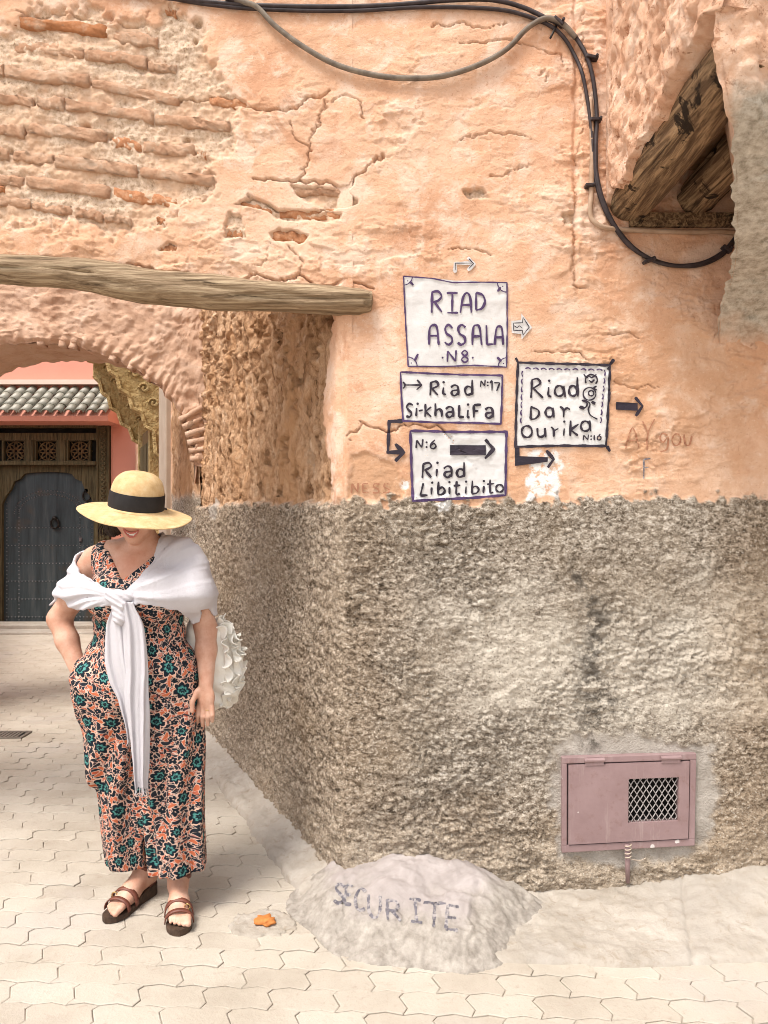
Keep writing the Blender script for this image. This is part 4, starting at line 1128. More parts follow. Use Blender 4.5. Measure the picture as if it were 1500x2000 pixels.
# --- 1
cs = [z4(294, 124), z4(688, 148), z4(689, 468), z4(310, 466)]
s1 = sign("tall white painted sign reading RIAD ASSALA N 8 with corner flourishes", cs, 0)
panel("painted_field", cs, WH, s1, seed=1)
b = MB(); strokes(b, [[(292, 122), (400, 130), (480, 146), (600, 146), (688, 148), (690, 300), (688, 470), (560, 463), (440, 468), (310, 468), (300, 300), (292, 122)]], z4, 0.0055, smooth=False)
strokes(b, [loop(292, 122, 34, 0, 90), loop(688, 148, 36, 90, 180), loop(690, 468, 34, 180, 270), loop(308, 468, 36, 270, 360)], z4, 0.004)
strokes(b, [[(316, 142), (330, 156)], [(664, 165), (652, 182)], [(335, 445), (348, 420)], [(668, 448), (652, 432)]], z4, 0.009); strokes(b, [[(308, 140)], [(672, 162)], [(322, 455)], [(676, 456)]], z4, 0.004)
b.build("border", PU, s1)
T1 = [[(402, 180), (400, 262)], [(402, 182), (425, 180), (438, 198), (425, 215), (403, 222)], [(412, 222), (440, 260)], [(458, 186), (500, 186)], [(480, 186), (478, 258)], [(460, 262), (502, 262)],
      [(510, 262), (520, 205), (535, 186), (548, 205), (552, 262)], [(512, 232), (550, 232)], [(570, 186), (570, 252)], [(570, 186), (595, 195), (604, 220), (592, 246), (570, 252)]]
T2_ = [[(390, 385), (392, 325), (405, 310), (420, 318), (427, 385)], [(392, 350), (424, 350)], [(480, 322), (465, 308), (452, 322), (458, 342), (476, 355), (478, 374), (464, 384), (450, 374)], [(530, 318), (515, 308), (502, 322), (508, 342), (526, 355), (528, 374), (514, 384), (500, 376)],
      [(556, 385), (560, 320), (572, 310), (584, 320), (592, 385)], [(558, 352), (588, 352)], [(610, 310), (611, 350), (612, 384)], [(612, 384), (638, 382)], [(642, 385), (648, 325), (660, 314), (670, 325), (674, 385)], [(645, 356), (672, 356)]]
T3_ = [[(460, 450), (462, 408)], [(462, 408), (492, 448)], [(492, 448), (494, 405)], [(528, 405), (516, 416), (528, 428), (540, 440), (528, 452), (515, 440), (528, 428), (538, 416), (528, 405)], [(442, 434)], [(558, 434)]]
for T in (T1, T2_, T3_):
    b = MB(); strokes(b, T, z4, 0.0085 if T is not T3_ else 0.0065); b.build("lettering", PU, s1)
# --- 2
cs = [z4(284, 494), z4(670, 504), z4(666, 686), z4(292, 676)]
s2 = sign("white painted sign reading Riad Si-khalifa N:17 with a thin arrow", cs, 0)
panel("painted_field", cs, WH, s2, seed=5)
b = MB(); strokes(b, [[(280, 490), (420, 496), (560, 500), (672, 502), (670, 600), (666, 688), (560, 684), (420, 684), (290, 678), (284, 590), (280, 490)]], z4, 0.0085, smooth=False); b.build("border", PU, s2)
b = MB(); strokes(b, [[(292, 540), (360, 540)], [(344, 520), (362, 540), (342, 558)], [(290, 528), (300, 540), (290, 554)]], z4, 0.0065, smooth=False); b.build("arrow", BK, s2)
def a_(x, y, s=1.0): return [[(x, y - 30 * s), (x + 13 * s, y - 39 * s), (x + 27 * s, y - 32 * s), (x + 29 * s, y)], [(x + 27 * s, y - 20 * s), (x + 7 * s, y - 17 * s), (x + 3 * s, y - 6 * s), (x + 14 * s, y + 2 * s), (x + 27 * s, y - 7 * s)]]
T1 = [[(398, 528), (394, 580)], [(396, 530), (418, 526), (424, 542), (400, 554)], [(402, 554), (424, 578)], [(446, 548), (444, 570), (456, 576)], [(446, 528)]] + a_(474, 578) + [[(556, 518), (556, 576)], [(554, 548), (538, 544), (528, 558), (536, 576), (554, 572)]]
TN = [[(588, 546), (590, 522)], [(590, 522), (604, 542)], [(604, 542), (606, 518)], [(616, 528)], [(616, 540)], [(624, 532), (632, 524), (632, 560)], [(640, 530), (662, 530)], [(662, 530), (650, 562)]]
T2_ = [[(328, 618), (314, 612), (304, 624), (311, 636), (322, 648), (316, 662), (302, 660)], [(342, 628), (340, 660)], [(346, 612)], [(350, 640), (366, 636)], [(376, 612), (374, 662)], [(398, 624), (376, 642)], [(376, 642), (398, 662)], [(414, 610), (414, 660)], [(414, 640), (428, 632), (438, 642), (438, 662)]] + a_(454, 662) + \
      [[(506, 616), (504, 662)], [(504, 662), (524, 662)], [(540, 634), (538, 660), (546, 662)], [(540, 614)], [(562, 664), (562, 616)], [(562, 616), (590, 614)], [(562, 638), (580, 638)]] + a_(606, 664)
for T, w_ in ((T1, 0.0085), (TN, 0.006), (T2_, 0.0085)):
    b = MB(); strokes(b, T, z4, w_); b.build("lettering", BK, s2)
# --- 3
cs = [z4(320, 718), z4(687, 720), z4(682, 962), z4(330, 982)]
s3 = sign("white painted sign reading N:6 Riad Libitibito with a thick black arrow", cs, 0)
panel("painted_field", cs, WH, s3, seed=9)
b = MB(); strokes(b, [[(318, 716), (500, 720), (688, 718), (685, 820), (682, 962), (560, 972), (400, 980), (328, 984), (322, 850), (318, 716)]], z4, 0.0095, smooth=False); b.build("border", PU, s3)
b = MB(); filled(b, [(470, 770), (608, 770), (608, 808), (470, 808)], z4, 0.008); strokes(b, [[(606, 748), (638, 785), (604, 822)]], z4, 0.012, 0.0095, smooth=False); b.build("arrow", BK, s3)
T1 = [[(340, 782), (342, 752)], [(342, 752), (362, 780)], [(362, 780), (366, 748)], [(380, 760)], [(380, 778)], [(412, 750), (398, 766), (396, 780), (408, 784), (416, 774), (408, 764), (398, 770)]]
T2_ = [[(368, 842), (364, 896)], [(366, 844), (388, 838), (398, 852), (372, 868)], [(376, 868), (398, 894)], [(420, 862), (418, 890)], [(422, 838)]] + a_(446, 892, 1.05) + [[(524, 836), (524, 892)], [(522, 866), (506, 862), (496, 876), (504, 892), (522, 888)]]
T3_ = [[(368, 916), (356, 964)], [(356, 964), (384, 962)], [(400, 932), (398, 960)], [(402, 914)], [(426, 910), (424, 960)], [(424, 940), (440, 932), (450, 944), (442, 958), (424, 960)], [(468, 930), (468, 958)], [(468, 912)], [(496, 908), (494, 956), (508, 956)], [(484, 926), (510, 924)], [(532, 928), (530, 956)], [(532, 910)],
      [(556, 906), (554, 956)], [(554, 934), (570, 928), (580, 940), (572, 954), (554, 956)], [(600, 926), (598, 954)], [(600, 908)], [(624, 902), (624, 950), (636, 950)], [(612, 920), (640, 918)], loop(660, 936, 14)]
for T, w_ in ((T1, 0.007), (T2_, 0.0085), (T3_, 0.008)):
    b = MB(); strokes(b, T, z4, w_); b.build("lettering", BK, s3)
# --- 4
cs = [z4(734, 454), z4(1078, 468), z4(1066, 772), z4(724, 774)]
s4 = sign("square white painted sign reading Riad Dar Ourika N:16 with curling vine", cs, 0)
panel("painted_field", cs, WH, s4, seed=13)
b = MB(); strokes(b, [[(732, 452), (900, 458), (1080, 466), (1076, 600), (1066, 774), (900, 772), (722, 776), (726, 600), (732, 452)]], z4, 0.010, smooth=False)
for px_, py_, dx_, dy_ in ((726, 440, 6, 12), (1090, 450, -10, 14), (1078, 788, -8, -14), (1074, 478, 6, -8)): strokes(b, [[(px_ - dx_ * 0.5, py_ - dy_ * 0.5), (px_ + dx_, py_ + dy_)]], z4, 0.013)
b.build("border", BK, s4)
b = MB()
dash = []
for a in range(760, 1050, 30): dash.append([(a, 476 + (a - 760) * 0.03), (a + 11, 472 + (a - 760) * 0.03), (a + 22, 478 + (a - 760) * 0.03)])
for a in range(484, 680, 30): dash += [[(750 - (a - 484) * 0.03, a), (747 - (a - 484) * 0.03, a + 11), (750 - (a - 484) * 0.03, a + 22)], [(1060 - (a - 484) * 0.08, a), (1063 - (a - 484) * 0.08, a + 11), (1059 - (a - 484) * 0.08, a + 22)]]
strokes(b, dash, z4, 0.005); b.build("dashed_border", PU, s4)
T1 = [[(786, 520), (782, 588)], [(784, 520), (806, 514), (818, 532), (788, 552)], [(792, 552), (828, 588)], [(850, 546), (848, 576), (860, 584)], [(852, 522)], loop(890, 562, 17, 0, 360, 20), [(908, 542), (912, 586)], loop(942, 562, 15, 0, 360, 20), [(958, 510), (960, 584)]]
T2_ = [[(782, 622), (780, 670)], [(780, 622), (808, 634), (812, 652), (798, 668), (780, 670)], loop(852, 644, 15, 0, 360, 18), [(866, 626), (868, 664)], [(892, 622), (905, 634), (905, 664)], [(905, 640), (918, 628), (930, 634)]]
T3_ = [loop(766, 718, 20, 0, 360, 22), [(806, 704), (808, 732), (822, 738), (834, 728), (835, 704)], [(834, 704), (838, 740)], [(858, 700), (868, 712), (868, 738)], [(868, 716), (886, 706)], [(908, 706), (906, 734)], [(908, 680)], [(932, 676), (930, 736)], [(962, 690), (932, 712)], [(932, 712), (960, 734)], loop(988, 698, 17, 0, 360, 19), [(1004, 676), (1008, 718)]]
T4_ = [[(980, 752), (982, 732)], [(982, 732), (998, 750)], [(998, 750), (1000, 730)], [(1010, 736)], [(1010, 748)], [(1022, 732), (1022, 752)], loop(1040, 744, 7), [(1036, 740), (1044, 728)]]
for T, w_ in ((T1, 0.0085), (T2_, 0.008), (T3_, 0.008), (T4_, 0.0055)):
    b = MB(); strokes(b, T, z4, w_); b.build("lettering", BK, s4)
b = MB(); strokes(b, [loop(1010, 522, 22, 150, 400), [(982, 498), (992, 512), (1002, 506), (1012, 512), (1030, 500)], [(1000, 522), (1010, 530), (1022, 520)], loop(1004, 574, 24), loop(1010, 572, 10), [(1030, 545), (1020, 552), (1032, 560)], [(965, 624), (978, 632), (992, 622), (994, 608), (976, 600), (990, 600), (1006, 612), (1000, 634), (1008, 656), (1034, 672)]], z4, 0.0055)
strokes(b, [[(966, 622), (984, 630)], [(1012, 604), (1026, 612)]], z4, 0.011); b.build("vine_flourish", BK, s4)

# --- arrows
def arrow(label, base): return thing("painted_arrow", label, "arrow", lay(base[0], base[1], 0), "arrows painted on the wall")
ar1 = arrow("small white elbow arrow painted above the tall RIAD ASSALA sign", (908, 530))
b = MB(); strokes(b, [[(490, 108), (490, 72), (556, 72)], [(538, 50), (564, 75), (538, 100)]], z4, 0.012, 0.0045, smooth=False); b.build("white_stroke", WH, ar1)
b = MB(); strokes(b, [[(490, 100), (490, 73), (554, 73)], [(542, 56), (560, 75), (542, 94)]], z4, 0.0035, 0.009, smooth=False); b.build("dark_line", BK, ar1)
ar2 = arrow("white block arrow with dark outline painted right of RIAD ASSALA", (1018, 665))
b = MB(); filled(b, [(706, 292), (744, 290), (744, 264), (786, 318), (746, 364), (744, 342), (708, 342)], z4, 0.004); b.build("white_stroke", WH, ar2)
b = MB(); strokes(b, [[(714, 302), (748, 301), (750, 280), (774, 318), (750, 348), (748, 330), (714, 330), (714, 302)], [(716, 312), (728, 320), (736, 312), (748, 322)]], z4, 0.0035, 0.009, smooth=False); b.build("dark_line", BK, ar2)
ar3 = arrow("black elbow arrow left of the N:6 sign", (775, 905))
b = MB(); strokes(b, [[(290, 678), (236, 680)], [(237, 674), (232, 804)], [(226, 798), (288, 798)], [(260, 766), (292, 799), (260, 832)]], z4, 0.0135, 0.006, smooth=False); b.build("black_stroke", BK, ar3)
ar4 = arrow("black tapering arrow hanging below the Dar Ourika sign", (1045, 912))
b = MB(); filled(b, [(720, 778), (738, 778), (738, 814), (846, 812), (846, 834), (720, 850)], z4, 0.006); strokes(b, [[(840, 790), (868, 824), (846, 856)]], z4, 0.013, 0.0075, smooth=False); b.build("black_stroke", BK, ar4)
ar5 = arrow("short black arrow right of the Dar Ourika sign", (1225, 815))
b = MB(); filled(b, [(1104, 606), (1186, 608), (1186, 640), (1104, 638)], z4, 0.006); strokes(b, [[(1176, 588), (1204, 622), (1178, 660)]], z4, 0.011, 0.0075, smooth=False); b.build("black_stroke", BK, ar5)
# --- scratched graffiti
gf = thing("scratched_graffiti", "faint scratched letters AYgou above an F right of the signs", "graffiti", lay(1270, 920, 0))
for LT_ in ([[(1140, 785), (1165, 705), (1192, 780)], [(1148, 755), (1186, 752)]], [[(1205, 680), (1225, 725)], [(1250, 672), (1225, 725), (1222, 790)]], [[(1300, 735), (1282, 725), (1272, 745), (1285, 760), (1302, 740), (1300, 785), (1275, 795)]], [loop(1335, 750, 16, 0, 360, 22)], [[(1365, 730), (1368, 765), (1385, 770), (1394, 735)]]):
    b = MB(); strokes(b, LT_, z4, 0.006, 0.004); b.build("letter", M['scratch'], gf)
b = MB(); strokes(b, [[(1212, 900), (1212, 825)], [(1212, 825), (1236, 822)], [(1212, 858), (1230, 855)]], z4, 0.006, 0.004); b.build("letter", M['faded_paint'], gf)
gf2 = thing("scratched_graffiti", "faint scratched letters NESS on the brown patch left of N:6", "graffiti", lay(725, 965, 0))
b = MB(); strokes(b, [[(92, 955), (94, 918)], [(94, 918), (116, 950)], [(116, 950), (118, 915)], [(136, 918), (136, 952)], [(136, 918), (156, 918)], [(136, 935), (152, 935)], [(136, 952), (158, 950)], [(200, 920), (182, 918), (178, 930), (196, 940), (194, 952), (174, 952)], [(240, 920), (222, 918), (218, 930), (236, 940), (234, 952), (214, 952)]], z4, 0.006, 0.005); b.build("lettering", M['scratch'], gf2)

# ================================================================== METER HATCH
z8 = lambda x, y: (900 + x / 2.5, 1380 + y / 2.5)
HC = [np.array(z8(*p)) for p in [(483, 232), (1128, 212), (1120, 655), (482, 690)]]
HY = float(np.median(hs_wall(np.linspace(0.75, 1.15, 20), np.linspace(0.2, 0.5, 20)))) - 0.012
def hp(u, v, d):
    q = HC[0] * (1 - u) * (1 - v) + HC[1] * u * (1 - v) + HC[2] * u * v + HC[3] * (1 - u) * v
    return ((q[0] - 750) / 500, HY - d, CAM_H + (1000 - q[1]) / 500)
def hbox(mb, u0, v0, u1, v1, d0, d1):
    p = [hp(u, v, d) for d in (d0, d1) for u, v in ((u0, v0), (u1, v0), (u1, v1), (u0, v1))]
    mb.poly(p, [(3, 2, 1, 0), (4, 5, 6, 7), (0, 1, 5, 4), (1, 2, 6, 5), (2, 3, 7, 6), (3, 0, 4, 7)])
hatch = thing("meter_hatch", "mauve painted metal utility hatch with a mesh window low on the wall", "hatch", hp(0.5, 1, 0))
b = MB()
hbox(b, 0, 0, 1, 0.065, -0.03, 0.010); hbox(b, 0, 0.065, 0.035, 0.925, -0.03, 0.010); hbox(b, 0.955, 0.065, 1, 0.925, -0.03, 0.010); hbox(b, 0, 0.925, 1, 1, -0.03, 0.010)
bevel(b.build("frame", M['mauve'], hatch), 0.002)
gu0, gu1, gv0, gv1 = 0.493, 0.868, 0.245, 0.715
b = MB()
hbox(b, 0.045, 0.078, gu0, 0.912, -0.012, 0.0145); hbox(b, gu1, 0.078, 0.946, 0.912, -0.012, 0.0145); hbox(b, gu0, 0.078, gu1, gv0, -0.012, 0.0145); hbox(b, gu0, gv1, gu1, 0.912, -0.012, 0.0145)
dp = b.build("door_panel", M['mauve'], hatch)
b = MB(); [hbox(b, *q) for q in ((0.46, 0.20, 0.90, 0.76, -0.125, -0.11), (0.46, 0.20, 0.47, 0.76, -0.11, -0.02), (0.89, 0.20, 0.90, 0.76, -0.11, -0.02), (0.47, 0.20, 0.89, 0.21, -0.11, -0.02), (0.47, 0.75, 0.89, 0.76, -0.11, -0.02))]; b.build("dark_interior", M['dark'], hatch)
b = MB(); N_ = 9; gwid, ghei = gu1 - gu0, gv1 - gv0
asp = 0.75
NCOL, NROW = 8, 4.6
for k in range(NCOL + 1):
    for sg in (1, -1):
        pts = []
        for t in np.linspace(0, 1, 56):
            tri = abs(((t * NROW + 0.25) % 1.0) - 0.5) * 2
            u = gu0 + (k + 0.5 * sg * (tri - 0.0) ) / NCOL * gwid
            if gu0 - 0.002 <= u <= gu1 + 0.002: pts.append(hp(u, gv0 + t * ghei, 0.004 + 0.0015 * sg))
            else:
                if len(pts) > 1: b.tube(pts, 0.0021, 5)
                pts = []
        if len(pts) > 1: b.tube(pts, 0.0021, 5)
b.build("wire_mesh", M['wire'], hatch, smooth=True)
for u in (0.235, 0.805):
    b = MB(); a0 = hp(u - 0.075, 0.03, 0.016); a1 = hp(u + 0.075, 0.03, 0.016); b.tube([a0, a1], 0.0085, 10)
    hbox(b, u - 0.07, 0.03, u + 0.07, 0.085, 0.0146, 0.018)
    b.build("hinge", M['mauve'], hatch)
b = MB(); b.tube([hp(0.488, 0.94, 0.016), hp(0.492, 1.16, 0.014), hp(0.50, 1.36, 0.004)], [0.011, 0.010, 0.008], 8); b.build("hasp", M['mauve'], hatch, smooth=True)
b = MB(); tw = []
for t in np.linspace(0, 1, 50): tw.append(np.array(hp(0.49 + 0.022 * math.cos(t * 22), 0.93 + 0.14 * t, 0.022 + 0.010 * math.sin(t * 22))))
b.tube(tw, 0.0025, 5); b.tube(catmull([tw[-1], hp(0.53, 1.10, 0.02), hp(0.59, 1.12, 0.014), hp(0.63, 1.10, 0.012)], 6), 0.002, 5); b.build("tie_wire", M['pale_plaster'], hatch, smooth=True)

# ================================================================== FAR HOUSE
HY2 = 10.0
house = thing("pink_house", "salmon pink house with a green tiled canopy closing the alley end", "house", (-4.4, HY2, 0))
DCX = P(90, 0, HY2)[0]; DTOP = P(0, 815, HY2)[2]; DW = 0.845
b = MB()
b.box(((DCX + DW - 2.9) / 2 + 0.0, HY2 + 0.2, 3.0), (-2.9 - (DCX + DW), 0.4, 6.2)); b.box(((-9.0 + DCX - DW) / 2, HY2 + 0.2, 3.0), ((DCX - DW) + 9.0, 0.4, 6.2))
b.box((DCX, HY2 + 0.2, (DTOP + 6.1) / 2), (2 * DW, 0.4, 6.1 - DTOP)); b.build("wall", M['pink'], house)
zt = P(0, 748, 9.85)[2]
b = MB(); b.box((-6.0, HY2 - 0.06, zt + 0.02), (6.0, 0.12, 0.06)); b.build("moulding", M['pink_trim'], house)
# canopy
ct, cb = P(0, 757, 9.85), P(0, 806, 9.45)
roof = MB(); rx1 = P(219, 0, 9.6)[0]
roof.poly([(-8.5, 9.44, cb[2] - 0.04), (rx1, 9.44, cb[2] - 0.04), (rx1, 9.95, ct[2] - 0.04), (-8.5, 9.95, ct[2] - 0.04), (-8.5, 9.47, cb[2] - 0.10), (rx1, 9.47, cb[2] - 0.10), (rx1, 10.0, cb[2] - 0.10), (-8.5, 10.0, cb[2] - 0.10)],
          [(0, 1, 2, 3), (4, 7, 6, 5), (0, 4, 5, 1), (1, 5, 6, 2), (2, 6, 7, 3), (3, 7, 4, 0)])
roof_o = roof.build("canopy", M['pink'], house)
nrow = 4; dy = (9.95 - 9.40) / nrow; dzr = (ct[2] - cb[2]) / nrow
tv, tf = [], []
ns = 6; tw_ = 0.062; tln = math.hypot(dy, dzr) * 1.16
for e, (yy, sc) in enumerate([(0, 1.0), (tln, 0.86)]):
    for k in range(ns + 1):
        a = math.pi * k / ns; tv.append((math.cos(a) * tw_ * sc, yy, math.sin(a) * tw_ * 0.8 * sc))
    for k in range(ns + 1):
        a = math.pi * k / ns; tv.append((math.cos(a) * tw_ * 0.78 * sc, yy, math.sin(a) * tw_ * 0.6 * sc - 0.004))
n1 = ns + 1
for k in range(ns):
    tf.append((k, k + 1, 2 * n1 + k + 1, 2 * n1 + k)); tf.append((n1 + k, 3 * n1 + k, 3 * n1 + k + 1, n1 + k + 1)); tf.append((k, n1 + k, n1 + k + 1, k + 1))
tile_me = bpy.data.meshes.new("tile"); tile_me.from_pydata(tv, [], tf); tile_me.polygons.foreach_set('use_smooth', [True] * len(tile_me.polygons)); tile_me.materials.append(M['tile'])
pan_me = tile_me.copy()
slope = math.atan2(dzr, dy); hl = rootloc(house)
col = rx1 - 0.06; c_i = 0
while col > -7.0:
    for r in range(nrow):
        o = bpy.data.objects.new("tile", tile_me); C.objects.link(o); o.parent = roof_o
        o.location = (col + random.uniform(-0.006, 0.006) - hl[0], 9.40 + r * dy - hl[1], cb[2] + r * dzr - 0.005 + random.uniform(-0.004, 0.004) - hl[2]); o.rotation_euler = (slope - 0.03, 0, random.uniform(-0.03, 0.03))
    col -= 0.136; c_i += 1
# ---- the door
dr = thing("studded_door", "dark blue studded door in a carved wooden frame at the alley end", "door", (DCX, HY2, 0))
def dx(px): return P(px, 0, HY2)[0]
def dz(py): return P(0, py, HY2)[2]
fy0, fy1 = HY2 + 0.02, HY2 + 0.16
LT = dz(921); LS = dz(985); LHW = 0.60; base_z = 0.02
def leaf_outline(hw, grow=0.0):
    o = [(DCX - hw, base_z), (DCX - hw, LS)]
    cusps = [(-1.0, LS), (-0.93, LS + 0.10), (-0.80, LS + 0.20), (-0.74, LS + 0.30), (-0.60, LS + 0.335), (-0.52, LS + 0.40), (-0.35, LT - 0.01), (0, LT)]
    cu = [(DCX + a * hw, z + grow) for a, z in cusps]
    return o[:1] + cu + [(2 * DCX - x, z) for x, z in cu[::-1][1:]] + [(DCX + hw, base_z)]
lo_ = leaf_outline(LHW)
b = MB(); b.prism(leaf_outline(LHW + 0.02, 0.02), HY2 + 0.10, HY2 + 0.15); lf = b.build("door_leaf", M['door_leaf'], dr)
# surround: side posts, spandrel, lattice band, cornice
FR = DW
b = MB(); top_band = dz(906)
op = lo_[::-1]
nO = len(lo_)
outer = [(DCX - 0.66, base_z), (DCX - 0.66, top_band), (DCX + 0.66, top_band), (DCX + 0.66, base_z)]
poly2 = outer + op
# spandrel built as strips between the leaf outline and the rectangle
A_ = []; B_ = []
for x, z in lo_:
    A_.append((x, z))
    if z <= LS + 0.001: B_.append((DCX - 0.66 if x < DCX else DCX + 0.66, z))
    else: B_.append((min(max(DCX + (x - DCX) * 1.12, DCX - 0.66), DCX + 0.66), top_band))
B_[0] = (DCX - 0.66, base_z); B_[-1] = (DCX + 0.66, base_z)
for yy in (HY2 + 0.05, HY2 + 0.12):
    b.strip([(x, yy, z) for x, z in A_], [(x, yy, z) for x, z in B_])
b.strip([(x, HY2 + 0.05, z) for x, z in A_], [(x, HY2 + 0.12, z) for x, z in A_])
b.build("spandrel", M['door_wood'], dr)
for sx in (-1, 1):
    b = MB(); b.box((DCX + sx * 0.75, HY2 + 0.05, DTOP / 2 + base_z / 2), (0.17, 0.14, DTOP - base_z))
    p_ = bevel(b.build("post", M['door_wood'], dr), 0.008)
    for q in range(2):
        m_ = MB(); m_.box((DCX + sx * (0.675 + q * 0.15), HY2 - 0.028, DTOP / 2), (0.022, 0.022, DTOP - 0.08)); m_.build("moulding", M['door_wood'], p_)
    m_ = MB()
    zz_ = 0.12
    while zz_ < DTOP - 0.1:
        m_.tube(catmull([(DCX + sx * 0.72, HY2 - 0.024, zz_), (DCX + sx * 0.78, HY2 - 0.030, zz_ + 0.03), (DCX + sx * 0.72, HY2 - 0.024, zz_ + 0.06)], 4), 0.012, 5); zz_ += 0.06
    m_.build("carving", M['door_wood'], p_)
b = MB(); b.box((DCX, HY2 + 0.02, DTOP - 0.07), (1.34, 0.16, 0.14)); bevel(b.build("cornice", M['door_wood'], dr), 0.01)
b = MB(); b.box((DCX, HY2 - 0.01, dz(905)), (1.33, 0.10, 0.05)); bevel(b.build("rail", M['door_wood'], dr), 0.006)
zl0, zl1 = dz(903), dz(858)
b = MB(); b.box((DCX, HY2 + 0.12, (zl0 + zl1) / 2), (1.34, 0.02, zl1 - zl0 + 0.5)); b.build("backing", M['dark'], dr)
b = MB(); b.box((DCX, HY2 + 0.03, zl1 + 0.035), (1.335, 0.11, 0.09)); b.build("rail", M['door_wood'], dr)
for k, pxc in enumerate((27, 90, 153)):
    cx_ = dx(pxc); hw_ = 0.145; zc = (zl0 + zl1) / 2; hh_ = (zl1 - zl0) / 2
    b = MB()
    b.box((cx_ - hw_, HY2 + 0.03, zc), (0.025, 0.06, hh_ * 2)); b.box((cx_ + hw_, HY2 + 0.03, zc), (0.025, 0.06, hh_ * 2))
    b.box((cx_, HY2 + 0.03, zc - hh_ + 0.012), (hw_ * 2 - 0.026, 0.06, 0.024)); b.box((cx_, HY2 + 0.03, zc + hh_ - 0.012), (hw_ * 2 - 0.026, 0.06, 0.024))
    fp_ = b.build("fretwork_frame", M['door_wood'], dr)
    b = MB()
    R_ = hh_ * 0.80
    for q in range(8):
        a = q * math.pi / 4
        pet = [(cx_ + R_ * rr0 * math.cos(a + da), HY2 + 0.06, zc + R_ * rr0 * math.sin(a + da)) for rr0, da in ((0.22, 0), (0.6, 0.32), (0.98, 0), (0.6, -0.32), (0.22, 0))]
        b.tube(catmull(pet, 4), 0.009, 5)
        b.tube([(cx_ + R_ * math.cos(a), HY2 + 0.06, zc + R_ * math.sin(a)), (cx_ + 1.35 * R_ * math.cos(a), HY2 + 0.06, zc + min(max(1.35 * R_ * math.sin(a), -hh_), hh_))], 0.008, 5)
    b.tube(catmull([(cx_ + R_ * 0.2 * math.cos(a), HY2 + 0.06, zc + R_ * 0.2 * math.sin(a)) for a in np.linspace(0, 2 * math.pi, 9)], 2), 0.009, 5)
    b.tube(catmull([(cx_ + R_ * math.cos(a), HY2 + 0.06, zc + R_ * math.sin(a)) for a in np.linspace(0, 2 * math.pi, 13)], 2), 0.008, 5)
    b.build("rosette", M['shutter'], fp_)
    if k < 2:
        m_ = MB(); m_.box((dx(pxc + 31.5), HY2 + 0.02, zc), (0.10, 0.08, hh_ * 2)); bevel(m_.build("panel_post", M['door_wood'], dr), 0.012)
# studs
st = MB()
def stud(x, z, r=0.009):
    y = HY2 + 0.10
    st.poly([(x + r * math.cos(a), y, z + r * math.sin(a)) for a in np.linspace(0, 2 * math.pi, 7)[:-1]] + [(x, y - r * 0.9, z)], [(i, (i + 1) % 6, 6) for i in range(6)])
for z in np.arange(0.12, LS - 0.1, 0.235):
    for x in np.arange(-0.54, 0.55, 0.045): stud(DCX + x, z)
for sx in (-1, 1):
    for z in np.arange(0.08, LS + 0.05, 0.05):
        stud(DCX + sx * 0.56, z); stud(DCX + sx * 0.40, z)
for a in np.linspace(0.0, math.pi, 34): stud(DCX + 0.46 * math.cos(a), LS - 0.12 + 0.30 * math.sin(a)); stud(DCX + 0.40 * math.cos(a), LS - 0.12 + 0.25 * math.sin(a))
so = st.build("studs", M['stud'], dr); so['kind'] = 'stuff'
for (px_, py_) in ((165, 968), (102, 1022)):
    b = MB(); cxk, czk = dx(px_), dz(py_)
    b.tube(catmull([(cxk + 0.05 * math.sin(a), HY2 + 0.075, czk - 0.055 * math.cos(a) * 1.2) for a in np.linspace(-2.8, 2.8, 10)], 3), 0.013, 6)
    b.tube([(cxk, HY2 + 0.10, czk + 0.065), (cxk, HY2 + 0.05, czk + 0.065)], 0.028, 10); b.build("knocker", M['iron'], dr, smooth=True)
b = MB(); b.box((dx(152), HY2 + 0.09, dz(1054)), (0.035, 0.02, 0.05)); b.build("lock_plate", M['stud'], dr)
b = MB(); b.box((DCX - 0.4, HY2 - 0.16, 0.02), (3.4, 0.34, 0.11)); b.box((DCX - 0.4, HY2 - 0.45, -0.005), (3.8, 0.3, 0.06)); stp = b.build("doorstep", M['apron']); bevel(stp, 0.012)
tag(stp, "low pale stone step in front of the studded door", "step")
# ---- carved porch on the right-hand wall of the far alley
def fw(s, h, z): return np.array([bx0 + bd[0] * s + bn[0] * h, 5.3 + bd[1] * s + bn[1] * h, z])
por = thing("carved_porch", "ochre carved stucco porch hood with scalloped brackets beyond the arch", "porch", fw(2.6, 0, 0))
def s_at(px):
    k = (px - 750) / F
    return (k * 5.3 - bx0) / (bd[0] - k * bd[1])
prof = [(0.0, 3.05), (0.50, 3.15), (0.56, 3.12), (0.56, 2.98), (0.50, 2.92), (0.47, 2.80), (0.41, 2.76), (0.38, 2.64), (0.31, 2.60), (0.27, 2.47), (0.19, 2.43), (0.15, 2.30), (0.08, 2.26), (0.06, 2.05), (0.0, 2.0)]
def bracket(s0, s1, name):
    m_ = MB(); n = len(prof)
    m_.poly([fw(s0, h, z) for h, z in prof] + [fw(s1, h, z) for h, z in prof], [tuple(range(n)), tuple(range(2 * n - 1, n - 1, -1))] + [(i, i + n, (i + 1) % n + n, (i + 1) % n) for i in range(n)])
    o_ = m_.build(name, M['stucco'], por)
    rim = MB(); rim.tube([fw(s0 - 0.02, h, z) for h, z in prof[3:]], 0.022, 6); rim.build("rim", M['stucco'], o_)
    flr = MB()
    for q in range(5):
        h0, zq = 0.08 + q * 0.085, 2.42 + q * 0.135
        flr.tube(catmull([fw(s0 - 0.012, h0 + 0.05 * math.cos(a) * (1 - a / 9), zq + 0.11 + 0.05 * math.sin(a) * (1 - a / 9)) for a in np.linspace(0, 7.5, 12)], 3), 0.014, 5)
    flr.build("scrollwork", M['stucco'], o_)
